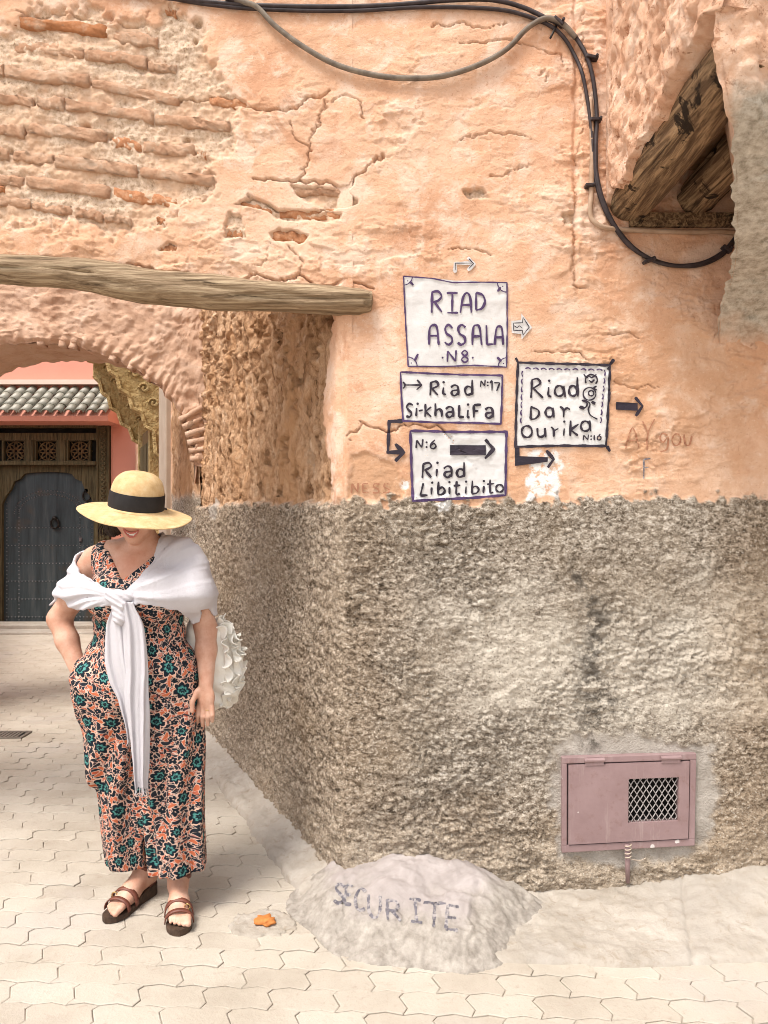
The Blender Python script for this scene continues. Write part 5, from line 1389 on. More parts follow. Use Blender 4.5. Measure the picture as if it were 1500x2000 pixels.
bracket(2.15, 2.30, "bracket"); bracket(3.55, 3.70, "bracket")
m_ = MB(); n_ = 4
q = [(0.0, 3.06), (0.62, 3.18), (0.62, 3.30), (0.0, 3.55)]
m_.poly([fw(2.05, h, z) for h, z in q] + [fw(3.85, h, z) for h, z in q], [(0, 1, 2, 3), (7, 6, 5, 4), (0, 4, 5, 1), (1, 5, 6, 2), (2, 6, 7, 3), (3, 7, 4, 0)]); m_.build("hood", M['stucco'], por)
m_ = MB()
def wbox(mb, s0, s1, h0, h1, z0, z1):
    p = [fw(s, h, z) for s in (s0, s1) for h in (h0, h1) for z in (z0, z1)]
    mb.poly(p, [(0, 1, 3, 2), (4, 6, 7, 5), (0, 4, 5, 1), (2, 3, 7, 6), (0, 2, 6, 4), (1, 5, 7, 3)])
wbox(m_, 2.42, 3.45, -0.05, 0.06, 0.9, 2.35); m_.build("shutter", M['shutter'], por)
for q in range(3):
    m_ = MB(); wbox(m_, 2.46 + q * 0.34, 2.74 + q * 0.34, 0.062, 0.085, 1.1, 2.2); m_.build("shutter_panel", M['door_wood'], por)
m_ = MB(); wbox(m_, 2.30, 2.42, -0.05, 0.10, 0.0, 2.5); wbox(m_, 3.45, 3.55, -0.05, 0.10, 0.0, 2.5); m_.build("jamb", M['stucco'], por)
m_ = MB(); wbox(m_, 1.55, 2.05, -0.12, 0.045, -0.05, 3.2); pl_ = m_.build("plaster_pilaster", M['pale_plaster']); tag(pl_, "pale plaster pilaster between the adobe wall and the carved porch", "pilaster"); bevel(pl_, 0.015)
# ================================================================== IMPLICIT SURFACES (for the person)
class Field:
    def __init__(s, lo, hi, h):
        s.lo = np.array(lo, float); s.h = h
        n = np.ceil((np.array(hi) - s.lo) / h).astype(int) + 1
        s.F = np.full(n, 0.5, dtype=np.float32); s.n = n
    def sub(s, lo, hi):
        a = np.clip(np.floor((np.array(lo) - s.lo) / s.h).astype(int), 0, s.n); b = np.clip(np.ceil((np.array(hi) - s.lo) / s.h).astype(int) + 1, 0, s.n)
        sl = tuple(slice(i, j) for i, j in zip(a, b))
        ax = [s.lo[k] + s.h * np.arange(a[k], b[k], dtype=np.float32) for k in range(3)]
        return sl, np.meshgrid(*ax, indexing='ij', sparse=True)
    def add(s, fn, lo, hi, k=0.02):
        m = k + 3 * s.h
        sl, (x, y, z) = s.sub(np.array(lo) - m, np.array(hi) + m)
        if s.F[sl].size == 0: return s
        d = fn(x, y, z).astype(np.float32); f = s.F[sl]
        if k > 0:
            hh = np.clip(0.5 + 0.5 * (f - d) / k, 0, 1)
            s.F[sl] = f + (d - f) * hh - k * hh * (1 - hh)
        else: s.F[sl] = np.minimum(f, d)
        return s
    def cap(s, a, b, r0, r1=None, k=0.02, flat=None):
        a = np.array(a, float); b = np.array(b, float); r1 = r0 if r1 is None else r1
        ab = b - a; L2 = float(ab @ ab) + 1e-12
        def fn(x, y, z):
            t = np.clip(((x - a[0]) * ab[0] + (y - a[1]) * ab[1] + (z - a[2]) * ab[2]) / L2, 0, 1)
            return np.sqrt((x - a[0] - ab[0] * t) ** 2 + (y - a[1] - ab[1] * t) ** 2 + (z - a[2] - ab[2] * t) ** 2) - (r0 + (r1 - r0) * t)
        R = max(r0, r1)
        return s.add(fn, np.minimum(a, b) - R, np.maximum(a, b) + R, k)
    def ell(s, c, r, k=0.02, R=None):
        c = np.array(c, float); r = np.array(r, float)
        def fn(x, y, z):
            X, Y, Z = x - c[0], y - c[1], z - c[2]
            if R is not None:
                X, Y, Z = (R[0][0] * X + R[1][0] * Y + R[2][0] * Z, R[0][1] * X + R[1][1] * Y + R[2][1] * Z, R[0][2] * X + R[1][2] * Y + R[2][2] * Z)
            k0 = np.sqrt((X / r[0]) ** 2 + (Y / r[1]) ** 2 + (Z / r[2]) ** 2); k1 = np.sqrt((X / r[0] ** 2) ** 2 + (Y / r[1] ** 2) ** 2 + (Z / r[2] ** 2) ** 2)
            return k0 * (k0 - 1) / np.maximum(k1, 1e-6)
        m = r.max() if R is not None else r
        return s.add(fn, c - m, c + m, k)
    def copy(s):
        o = Field.__new__(Field); o.lo, o.h, o.n, o.F = s.lo, s.h, s.n, s.F.copy(); return o
    def grid(s): return np.meshgrid(*[s.lo[k] + s.h * np.arange(s.n[k], dtype=np.float32) for k in range(3)], indexing='ij', sparse=True)
    def mesh(s):
        Fv = s.F; S = Fv < 0; nx, ny, nz = Fv.shape
        cnt = np.zeros((nx - 1, ny - 1, nz - 1), dtype=np.int8)
        for i in (0, 1):
            for j in (0, 1):
                for k in (0, 1): cnt += S[i:nx - 1 + i, j:ny - 1 + j, k:nz - 1 + k]
        act = (cnt > 0) & (cnt < 8)
        ai = np.argwhere(act); idx = np.full(act.shape, -1, dtype=np.int64); idx[act] = np.arange(len(ai))
        pos = np.zeros((len(ai), 3)); num = np.zeros(len(ai))
        cor = [(i, j, k) for i in (0, 1) for j in (0, 1) for k in (0, 1)]
        for p in cor:
            for ax in range(3):
                if p[ax]: continue
                q = list(p); q[ax] = 1
                fa = Fv[ai[:, 0] + p[0], ai[:, 1] + p[1], ai[:, 2] + p[2]]; fb = Fv[ai[:, 0] + q[0], ai[:, 1] + q[1], ai[:, 2] + q[2]]
                m = (fa < 0) != (fb < 0)
                t = np.where(m, fa / np.where(m, fa - fb, 1), 0)
                pp = np.array(p, float) + np.outer(t, np.array(q) - np.array(p))
                pos[m] += pp[m]; num[m] += 1
        V = s.lo + s.h * (ai + pos / np.maximum(num, 1)[:, None])
        Q = []
        for ax in range(3):
            o1, o2 = [(1, 2), (2, 0), (0, 1)][ax]
            sa = [slice(None)] * 3; sb = [slice(None)] * 3
            sa[ax] = slice(0, -1); sb[ax] = slice(1, None)
            A, Bb = S[tuple(sa)], S[tuple(sb)]
            e = np.argwhere(A != Bb)
            e = e[(e[:, o1] > 0) & (e[:, o2] > 0) & (e[:, o1] < Fv.shape[o1] - 1) & (e[:, o2] < Fv.shape[o2] - 1)]
            inside = A[e[:, 0], e[:, 1], e[:, 2]]
            def cell(d1, d2):
                c_ = e.copy(); c_[:, o1] -= d1; c_[:, o2] -= d2
                return idx[c_[:, 0], c_[:, 1], c_[:, 2]]
            q = np.stack([cell(1, 1), cell(0, 1), cell(0, 0), cell(1, 0)], -1)
            q[~inside] = q[~inside][:, ::-1]
            Q.append(q)
        return V, np.concatenate(Q)

def relax(V, Q, it=2, lam=0.5):
    e = np.concatenate([Q[:, [0, 1]], Q[:, [1, 2]], Q[:, [2, 3]], Q[:, [3, 0]]]); e = np.concatenate([e, e[:, ::-1]])
    deg = np.bincount(e[:, 0], minlength=len(V)).astype(float)
    for _ in range(it):
        s = np.stack([np.bincount(e[:, 0], weights=V[e[:, 1], k], minlength=len(V)) for k in range(3)], -1) / np.maximum(deg, 1)[:, None]
        V = V + lam * (s - V)
    return V

def fobj(name, field, mat, parent, it=2, attrs=None, post=None):
    V, Q = field.mesh()
    V = relax(V, Q, it)
    if post is not None: V = post(V)
    me = raw_mesh(name, V - rootloc(parent), Q)
    if attrs:
        for k, f in attrs.items(): add_attr(me, k, f(V))
    return link(name, me, mat, parent)

# ------------------------------------------------------------------ person materials
k = NM("skin", 0.5, 0.35)
c = k.ramp(k.noise(14, 5, 0.65), [(0.32, (0.47, 0.235, 0.155)), (0.5, (0.55, 0.315, 0.225)), (0.68, (0.61, 0.385, 0.295))])
c = k.mix(k.math('MULTIPLY', k.step(k.noise(120, 3, 0.6), 0.58, 0.72), 0.35), c, (0.42, 0.19, 0.11))
c = k.mix(k.math('MULTIPLY', k.attr('flush'), 0.75), c, (0.52, 0.215, 0.135))
k.color(c); k.b.inputs["Subsurface Weight"].default_value = 0.15; k.b.inputs["Subsurface Radius"].default_value = (0.02, 0.008, 0.005); k.b.inputs["Subsurface Scale"].default_value = 0.5
k.bump(k.noise(220, 3), 0.08, 0.002); M['skin'] = k.m
M['lip'] = simple("lips", (0.42, 0.12, 0.10), (0.50, 0.17, 0.14), 40, 0.4, 0.1)
M['teeth'] = simple("teeth", (0.66, 0.62, 0.56), (0.72, 0.69, 0.64), 40, 0.25, 0.0)
M['eye'] = simple("eye", (0.05, 0.03, 0.02), (0.10, 0.06, 0.04), 40, 0.2, 0.0)
M['hair'] = simple("dark_hair", (0.012, 0.008, 0.006), (0.05, 0.03, 0.02), 6, 0.45, 0.8, 12, 0.02, stretch=(14, 14, 1.5))
# gauze shawl
k = NM("white_gauze", 0.9, 0.1)
c = k.ramp(k.noise(5, 5, 0.6), [(0.3, (0.60, 0.575, 0.61)), (0.7, (0.68, 0.655, 0.69))]); k.color(c)
k.bump(k.math('ADD', k.noise(60, 5, 0.65, 0.6, vec=k.map(k.obj, (1, 1, 0.25))), k.math('MULTIPLY', k.noise(200, 3), 0.5)), 0.5, 0.008)
tr = k.new("ShaderNodeBsdfTranslucent"); k.set(tr.inputs[0], (0.70, 0.67, 0.70, 1)); ms = k.new("ShaderNodeMixShader"); ms.inputs[0].default_value = 0.18
outn = [n for n in k.t.nodes if n.type == 'OUTPUT_MATERIAL'][0]
k.ln(k.b.outputs[0], ms.inputs[1]); k.ln(tr.outputs[0], ms.inputs[2]); k.ln(ms.outputs[0], outn.inputs[0]); M['gauze'] = k.m
k = NM("cream_cloth", 0.9, 0.1); k.color(k.ramp(k.noise(8, 4), [(0.3, (0.72, 0.68, 0.61)), (0.7, (0.78, 0.755, 0.70))])); k.bump(k.noise(70, 5, 0.65), 0.35, 0.006); M['cream'] = k.m
# straw
k = NM("straw", 0.75, 0.25)
at = k.new("ShaderNodeAttribute", attribute_name='hatuv').outputs["Vector"]
sep = k.new("ShaderNodeSeparateXYZ"); k.ln(at, sep.inputs[0])
rings = k.math('SINE', k.math('MULTIPLY', sep.outputs[0], 900.0)); rad = k.math('SINE', k.math('MULTIPLY', sep.outputs[1], 260.0))
wv = k.math('MULTIPLY', rings, rad)
c = k.ramp(k.noise(30, 5, 0.7), [(0.3, (0.52, 0.31, 0.135)), (0.5, (0.66, 0.445, 0.225)), (0.72, (0.74, 0.575, 0.36))])
c = k.mix(k.math('MULTIPLY', k.step(wv, -0.9, 0.2), 0.35), c, (0.74, 0.55, 0.30)); k.color(c)
k.bump(k.math('ADD', k.math('MULTIPLY', wv, 0.5), k.noise(110, 4, 0.7)), 0.5, 0.004); M['straw'] = k.m
M['band'] = simple("black_ribbon", (0.010, 0.009, 0.010), (0.02, 0.018, 0.02), 30, 0.6, 0.2, 200, 0.001)
M['leather'] = simple("brown_leather", (0.10, 0.030, 0.020), (0.19, 0.065, 0.042), 30, 0.45, 0.3, 90, 0.002)
M['sole'] = simple("dark_sole", (0.035, 0.020, 0.014), (0.09, 0.055, 0.035), 40, 0.7, 0.3)
M['brass'] = simple("brass", (0.45, 0.30, 0.12), (0.60, 0.42, 0.18), 30, 0.35, 0.0, metal=0.9)

# floral print
k = NM("floral_print", 0.8, 0.15)
uv = k.new("ShaderNodeAttribute", attribute_name='puv').outputs["Vector"]
nz_ = k.vmath('SUBTRACT', k.noise(60, 2, 0.5, vec=uv, out=1), (0.5, 0.5, 0.5))
sc_ = k.new('ShaderNodeVectorMath', operation='SCALE'); k.ln(nz_, sc_.inputs[0]); sc_.inputs[3].default_value = 0.016
uvd = k.vmath('ADD', uv, sc_.outputs[0])
def flower(col, cell, r, petals, off, rnd, hollow):
    v = k.vmath('ADD', uvd, off)
    vo = k.voro(1.0 / cell, vec=v, out=None, rand=rnd, dim='2D')
    d = k.vmath('SUBTRACT', v, vo.outputs["Position"])
    L = k.vmath('LENGTH', d, out=1)
    sp = k.new("ShaderNodeSeparateXYZ"); k.ln(d, sp.inputs[0])
    cs_ = k.new("ShaderNodeSeparateXYZ"); k.ln(vo.outputs["Color"], cs_.inputs[0])
    ang = k.math('ARCTAN2', sp.outputs[1], sp.outputs[0])
    ang = k.math('ADD', k.math('MULTIPLY', ang, petals / 2.0), k.math('MULTIPLY', cs_.outputs[0], 6.28))
    R = k.math('MULTIPLY', k.math('ADD', k.math('MULTIPLY', k.math('ABSOLUTE', k.math('COSINE', ang)), 0.36), 0.64), k.math('MULTIPLY', k.math('ADD', k.math('MULTIPLY', cs_.outputs[1], 0.5), 0.7), r))
    m = k.math('DIVIDE', L, R)
    m = k.math('MINIMUM', k.math('MULTIPLY', m, 0.6), 1.0)
    NV_, TE, CR = (0.008, 0.014, 0.022), (0.035, 0.15, 0.15), (0.62, 0.42, 0.33)
    if hollow: rc_ = k.ramp(m, [(0.0, TE), (0.10, NV_), (0.20, NV_), (0.23, (0.10, 0.30, 0.27)), (0.33, TE), (0.37, NV_), (0.60, NV_), (0.62, CR), (0.70, CR)])
    else: rc_ = k.ramp(m, [(0.0, CR), (0.10, CR), (0.14, NV_), (0.60, NV_), (0.64, CR), (0.74, CR)])
    return k.mix(k.step(m, 0.74, 0.70), col, rc_)
def leaves(col, cell, a, b_, off, inner, outer):
    v = k.vmath('ADD', uv, off)
    vo = k.voro(1.0 / cell, vec=v, out=None, rand=1.0, dim='2D')
    d = k.vmath('SUBTRACT', v, vo.outputs["Position"])
    cs_ = k.new("ShaderNodeSeparateXYZ"); k.ln(vo.outputs["Color"], cs_.inputs[0])
    vr = k.new("ShaderNodeVectorRotate", rotation_type='Z_AXIS'); k.ln(d, vr.inputs["Vector"]); k.ln(k.math('MULTIPLY', cs_.outputs[0], 6.28), vr.inputs["Angle"])
    sp = k.new("ShaderNodeSeparateXYZ"); k.ln(vr.outputs[0], sp.inputs[0])
    yy = k.math('ADD', sp.outputs[1], k.math('MULTIPLY', k.math('MULTIPLY', sp.outputs[0], sp.outputs[0]), 22.0))
    e = k.math('ADD', k.math('POWER', k.math('ABSOLUTE', k.math('DIVIDE', sp.outputs[0], a)), 2.0), k.math('POWER', k.math('ABSOLUTE', k.math('DIVIDE', yy, b_)), 2.0))
    rc_ = k.ramp(k.math('MULTIPLY', e, 0.4), [(0.0, inner), (0.39, inner), (0.42, outer), (0.7, outer)])
    return k.mix(k.step(e, 1.55, 1.35), col, rc_)
bgc = k.ramp(k.noise(26, 3, 0.5, vec=uv), [(0.40, (0.44, 0.085, 0.040)), (0.52, (0.46, 0.14, 0.085)), (0.64, (0.42, 0.21, 0.18))])
CRM = (0.57, 0.43, 0.36)
dv = k.vmath('ADD', uv, k.vmath('SCALE', k.noise(34, 2, 0.5, vec=uv, out=1), (0, 0, 0)))
ve = k.voro(46, vec=uvd, feature='DISTANCE_TO_EDGE', dim='2D', rand=1.0)
col = k.mix(k.step(ve, 0.11, 0.06), bgc, CRM)
ve2 = k.voro(27, vec=k.vmath('ADD', uv, (0.31, 0.17, 0)), feature='DISTANCE_TO_EDGE', dim='2D', rand=1.0)
col = k.mix(k.step(ve2, 0.10, 0.06), col, (0.05, 0.03, 0.035))
DKL = (0.016, 0.020, 0.028)
col = leaves(col, 0.021, 0.0095, 0.0040, (0.013, 0.021, 0), DKL, CRM)
col = leaves(col, 0.026, 0.0105, 0.0042, (0.613, 0.421, 0), DKL, CRM)
col = leaves(col, 0.034, 0.0140, 0.0052, (0.413, 0.221, 0), (0.50, 0.13, 0.06), CRM)
col = leaves(col, 0.040, 0.0150, 0.0062, (0.213, 0.121, 0), DKL, CRM)
col = flower(col, 0.048, 0.0125, 5, (0.5, 0.33, 0), 0.9, False)
col = flower(col, 0.088, 0.0275, 7, (0.27, 0.71, 0), 0.75, True)
k.color(col); k.bump(k.noise(140, 3), 0.12, 0.002); M['floral'] = k.m

# ================================================================== THE WOMAN
BX, BY = -0.93, 2.93
wm = thing("person", "woman in straw hat, white shawl and floral jumpsuit standing in the alley mouth", "person", (-0.86, 2.9, 0))
def torso(f, e=0.0, arms=False, k=0.05):
    f.ell((BX, 2.945, 0.88), (0.185 + e, 0.130 + e, 0.17 + e), k); f.ell((BX - 0.004, 2.93, 1.06), (0.158 + e, 0.112 + e, 0.16 + e), k)
    f.ell((BX - 0.004, 2.93, 1.20), (0.165 + e, 0.115 + e, 0.16 + e), k)
    f.cap((BX - 0.125, 2.945, 1.325), (BX + 0.130, 2.945, 1.325), 0.058 + e, 0.058 + e, k)
    f.ell((BX - 0.075, 2.835, 1.185), (0.082 + e, 0.072 + e, 0.082 + e), 0.04); f.ell((BX + 0.075, 2.835, 1.185), (0.082 + e, 0.072 + e, 0.082 + e), 0.04)
RS, RE, RW = np.array([-1.108, 2.955, 1.315]), np.array([-1.262, 2.985, 1.085]), np.array([-1.150, 2.905, 0.885])
LS_, LE, LW = np.array([-0.755, 2.955, 1.315]), np.array([-0.692, 2.985, 1.045]), np.array([-0.672, 2.905, 0.855])
def arms_up(f, e=0.0, k=0.03):
    f.cap(RS, RS + (RE - RS) * 0.55, 0.056 + e, 0.053 + e, k); f.cap(RS + (RE - RS) * 0.55, RE, 0.053 + e, 0.043 + e, k)
    f.cap(LS_, LS_ + (LE - LS_) * 0.55, 0.056 + e, 0.051 + e, k); f.cap(LS_ + (LE - LS_) * 0.55, LE, 0.051 + e, 0.041 + e, k)
body = Field((-1.36, 2.58, 0.0), (-0.56, 3.16, 1.70), 0.0042)
torso(body); arms_up(body)
body.cap(RE, RE + (RW - RE) * 0.4, 0.043, 0.041, 0.02).cap(RE + (RW - RE) * 0.4, RW, 0.041, 0.028, 0.02)
body.cap(LE, LE + (LW - LE) * 0.4, 0.041, 0.039, 0.02).cap(LE + (LW - LE) * 0.4, LW, 0.039, 0.027, 0.02)
# hand in the pocket
body.ell((-1.120, 2.895, 0.825), (0.026, 0.036, 0.052), 0.02)
for q in range(4): body.cap((-1.115 + 0.004 * q, 2.86 + 0.018 * q, 0.79), (-1.10, 2.855 + 0.019 * q, 0.715 + 0.008 * abs(q - 1.5)), 0.0095, 0.008, 0.006)
# the hanging hand
hc = LW + np.array([0.0, -0.010, -0.052])
Rm = Matrix.Rotation(math.radians(-22), 3, 'Z')
body.ell(hc, (0.039, 0.019, 0.050), 0.018, R=[list(r) for r in Rm])
fx = [-0.030, -0.0105, 0.010, 0.029]; fl_ = [0.066, 0.076, 0.072, 0.056]
for q in range(4):
    a = hc + np.array(Rm @ Vector((fx[q], -0.001, -0.034))); m1 = a + np.array([fx[q] * 0.10, -0.006, -fl_[q] * 0.52]); e1_ = m1 + np.array([-0.003, 0.012, -fl_[q] * 0.48])
    body.cap(a, m1, 0.0098, 0.0090, 0.007).cap(m1, e1_, 0.0090, 0.0072, 0.004)
t0 = hc + np.array([-0.030, -0.006, 0.022]); t1 = t0 + np.array([-0.016, -0.018, -0.034]); t2 = t1 + np.array([0.002, -0.006, -0.034])
body.cap(t0, t1, 0.0125, 0.0105, 0.012).cap(t1, t2, 0.0105, 0.0085, 0.005)
# neck and head (bowed)
body.cap((BX, 2.955, 1.33), (BX + 0.004, 2.925, 1.45), 0.053, 0.050, 0.030)
body.cap((BX - 0.02, 2.955, 1.365), (BX - 0.11, 2.95, 1.335), 0.045, 0.05, 0.04); body.cap((BX + 0.02, 2.955, 1.365), (BX + 0.11, 2.95, 1.335), 0.045, 0.05, 0.04)
HB = math.radians(24)
HC_ = np.array([BX + 0.004, 2.895, 1.525])
Rh = Matrix.Rotation(math.radians(2), 3, 'Z') @ Matrix.Rotation(math.radians(5), 3, 'Y') @ Matrix.Rotation(HB, 3, 'X')   # pitch forward
def hd(x, y, z): return HC_ + np.array(Rh @ Vector((x, y, z)))     # head frame: -y is the face, z up
Rl = [list(r) for r in Rh]
body.ell(hd(0, 0.012, 0.012), (0.076, 0.094, 0.098), 0.02, R=Rl)
body.ell(hd(0, -0.034, -0.055), (0.066, 0.064, 0.068), 0.012, R=Rl)
body.ell(hd(0, -0.074, -0.104), (0.028, 0.023, 0.021), 0.022, R=Rl)
for sx in (-1, 1):
    body.ell(hd(sx * 0.040, -0.066, -0.042), (0.027, 0.024, 0.024), 0.022, R=Rl)
    body.ell(hd(sx * 0.031, -0.080, 0.004), (0.017, 0.012, 0.012), 0.015, R=Rl)
    body.ell(hd(sx * 0.077, 0.012, -0.012), (0.008, 0.020, 0.032), 0.008, R=Rl)
body.cap(hd(0, -0.083, 0.010), hd(0, -0.106, -0.030), 0.010, 0.0125, 0.012); body.ell(hd(-0.012, -0.094, -0.034), (0.009, 0.010, 0.008), 0.008, R=Rl); body.ell(hd(0.012, -0.094, -0.034), (0.009, 0.010, 0.008), 0.008, R=Rl)
body.ell(hd(0, -0.084, -0.070), (0.026, 0.010, 0.016), 0.012, R=Rl)
# legs and feet
HL = [(np.array([-1.015, 2.945, 0.84]), np.array([-1.000, 2.968, 0.48]), np.array([-0.932, 3.005, 0.135])), (np.array([-0.845, 2.945, 0.84]), np.array([-0.806, 2.930, 0.48]), np.array([-0.782, 2.925, 0.140]))]
for hp_, kn, an_ in HL:
    body.cap(hp_, kn, 0.082, 0.052, 0.04); calf = kn + (an_ - kn) * 0.33 + np.array([0, 0.018, 0])
    body.cap(kn, calf, 0.051, 0.049, 0.03).cap(calf, an_, 0.047, 0.034, 0.03)
FEET = [(np.array([-0.918, 3.030]), np.array([-1.000, 2.835])), (np.array([-0.792, 2.952]), np.array([-0.728, 2.735]))]
def foot_frame(i):
    h, t = FEET[i]; L = np.linalg.norm(t - h); d = (t - h) / L; s = np.array([-d[1], d[0]])
    return h, d, s, L
def fpnt(i, u, v, z):
    h, d, s, L = foot_frame(i); q = h + d * (u * 0.235) + s * (v * 0.1)
    return np.array([q[0], q[1], z])
for i in (0, 1):
    an_ = HL[i][2]
    body.ell(fpnt(i, 0.06, 0, 0.078), (0.030, 0.030, 0.030), 0.02)
    body.cap(an_, fpnt(i, 0.12, 0, 0.085), 0.034, 0.032, 0.03)
    body.cap(an_ + np.array([0, 0, -0.025]), fpnt(i, 0.52, 0, 0.062), 0.033, 0.030, 0.03)
    body.cap(fpnt(i, 0.52, -0.08, 0.055), fpnt(i, 0.74, -0.18, 0.042), 0.026, 0.018, 0.025); body.cap(fpnt(i, 0.52, 0.08, 0.055), fpnt(i, 0.72, 0.18, 0.040), 0.026, 0.017, 0.025)
    body.cap(fpnt(i, 0.1, 0, 0.07), fpnt(i, 0.6, 0, 0.045), 0.026, 0.024, 0.03)
    inner = 1 if i == 0 else -1                    # big toe on the inner side
    h_, d_, s_, L_ = foot_frame(i)
    if (s_[0] > 0) != (i == 0): inner = -inner
    for q in range(5):
        v = inner * (0.30 - 0.15 * q); u0 = 0.72; u1 = [0.99, 0.985, 0.95, 0.91, 0.86][q]; r = [0.0125, 0.0095, 0.0088, 0.0082, 0.0078][q]
        body.cap(fpnt(i, u0, v * 0.8, 0.040), fpnt(i, (u0 + u1) / 2 + 0.02, v, 0.040), r, r, 0.008).cap(fpnt(i, (u0 + u1) / 2 + 0.02, v, 0.040), fpnt(i, u1, v, 0.032), r, r * 0.9, 0.003)
def flush(V):
    d = np.linalg.norm(V - hd(0, -0.075, -0.05), axis=1); d2 = np.linalg.norm(V - np.array([BX, 2.84, 1.30]), axis=1)
    return np.clip(1.2 - d / 0.05, 0, 1) * 0.6 + np.clip(1 - d2 / 0.12, 0, 1) * 0.7
bodyo = fobj("body", body, M['skin'], wm, 1, dict(flush=flush))
# face details
def facept(x, z, off):
    """point on the face surface: march in along the head's y axis"""
    for y in np.arange(-0.14, 0.0, 0.001):
        p = hd(x, y, z); ii = np.round((p - body.lo) / body.h).astype(int)
        if body.F[tuple(ii)] < 0.001: return p + np.array(Rh @ Vector((0, -off, 0)))
    return hd(x, -0.08, z)
mw = 0.029
def smile(z0, lift, off, n=13, w=mw): return [facept(x * w, z0 + lift * x * x, off) for x in np.linspace(-1, 1, n)]
b = MB(); b.tube(smile(-0.0660, 0.012, 0.002), [0.0012 + 0.0035 * (1 - abs(t)) ** 0.6 for t in np.linspace(-1, 1, 13)], 8); b.tube(smile(-0.0835, 0.029, 0.002), [0.0012 + 0.0045 * (1 - abs(t)) ** 0.6 for t in np.linspace(-1, 1, 13)], 8); b.build("lips", M['lip'], wm, smooth=True)
b = MB(); b.strip(smile(-0.0665, 0.012, 0.0028, w=mw * 0.92), smile(-0.080, 0.0255, 0.0028, w=mw * 0.92)); b.build("teeth", M['teeth'], wm, smooth=True)
for sx in (-1, 1):
    b = MB(); p = facept(sx * 0.031, -0.002, -0.004); b.tube([p + np.array(Rh @ Vector((dx_, 0, 0))) for dx_ in np.linspace(-0.011, 0.011, 7)], [0.001, 0.004, 0.0055, 0.006, 0.0055, 0.004, 0.001], 8); b.build("eye", M['eye'], wm, smooth=True)
    b = MB(); b.tube([facept(sx * x, 0.018 + 0.006 * math.sin((x - 0.015) / 0.033 * 3.1), 0.001) for x in np.linspace(0.015, 0.048, 7)], [0.001, 0.003, 0.003, 0.003, 0.0025, 0.002, 0.001], 6); b.build("eyebrow", M['hair'], wm, smooth=True)
# hair: a dark bob behind the face, mostly under the hat
hair = Field((-1.10, 2.72, 1.30), (-0.76, 3.10, 1.70), 0.005)
hair.ell(hd(0, 0.030, 0.020), (0.088, 0.096, 0.100), 0.0, R=Rl); hair.ell(hd(-0.030, 0.040, -0.055), (0.070, 0.058, 0.062), 0.03, R=Rl); hair.ell(hd(0.028, 0.046, -0.045), (0.064, 0.055, 0.060), 0.03, R=Rl)
hair.ell((-1.022, 2.885, 1.448), (0.030, 0.036, 0.042), 0.03); hair.ell((-0.992, 2.90, 1.470), (0.030, 0.045, 0.045), 0.03)
gx, gy, gz = hair.grid()
hair.F = np.maximum(hair.F, (gx - (-0.934)) * math.sin(math.radians(9.5)) - (gy - 2.892) * math.sin(math.radians(9)) + (gz - 1.512) - 0.006).astype(np.float32)
hair.F += (0.004 * np.sin(gx * 260 + gz * 30) * np.sin(gy * 240 + gz * 22)).astype(np.float32)
fobj("hair", hair, M['hair'], wm, 1)
b = MB()
for q in range(26):
    a = random.uniform(-1, 1); p0 = np.array([-1.022 + 0.026 * a, 2.862 + 0.03 * random.random(), 1.462]); b.tube(catmull([p0, p0 + np.array([-0.010 + 0.008 * a, -0.004, -0.028]), p0 + np.array([-0.004 + 0.014 * a, 0.002, -0.058 + 0.012 * random.random()])], 4), [0.0016] * 8 + [0.0006], 4)
b.build("hair_strands", M['hair'], wm, smooth=True)['kind'] = 'stuff'

# ------------------------------------------------------------------ jumpsuit
js = Field((-1.26, 2.66, 0.10), (-0.60, 3.18, 1.45), 0.0055)
torso(js, 0.012)
js.ell((BX - 0.006, 2.935, 0.88), (0.222, 0.150, 0.17), 0.06)
js.cap((-1.115, 2.905, 0.86), (-1.065, 2.94, 0.52), 0.060, 0.050, 0.08)                       # the pocket pushed out by the hand
hemL, hemR = np.array([-0.985, 2.995, 0.10]), np.array([-0.772, 2.912, 0.10])
js.cap((-1.025, 2.94, 0.84), hemL, 0.128, 0.088, 0.05); js.cap((-0.835, 2.94, 0.84), hemR, 0.130, 0.102, 0.006)
x, y, z = js.grid()
px_f = 750 + F * x / 2.86; py_f = 1000 - F * (z - CAM_H) / 2.86
legz = sstep(0.95, 0.5, z)
fold = 0.010 * np.sin(x * 58 + 2.5 * np.sin(z * 5) + y * 30) * legz + 0.006 * np.sin(x * 95 - y * 60 + z * 6) * legz + 0.004 * np.sin((z + x * 0.35) * 70) * np.exp(-((z - 1.06) / 0.09) ** 2) + 0.003 * np.sin(z * 95 + x * 40) * np.exp(-((z - 0.9) / 0.12) ** 2)
ff = js.F + fold.astype(np.float32)
# waist seam
ff = ff + (0.006 * np.exp(-((z - 1.075) / 0.008) ** 2)).astype(np.float32)
hem_z = 0.150 + 0.012 * np.sin(x * 9 + 1)
ff = np.maximum(ff, hem_z - z)
inner_l = np.minimum(np.sqrt((x - hemL[0]) ** 2 + (y - hemL[1]) ** 2) - 0.066, np.sqrt((x - hemR[0]) ** 2 + (y - hemR[1]) ** 2) - 0.080)
ff = np.maximum(ff, -np.maximum(inner_l, z - 0.20))
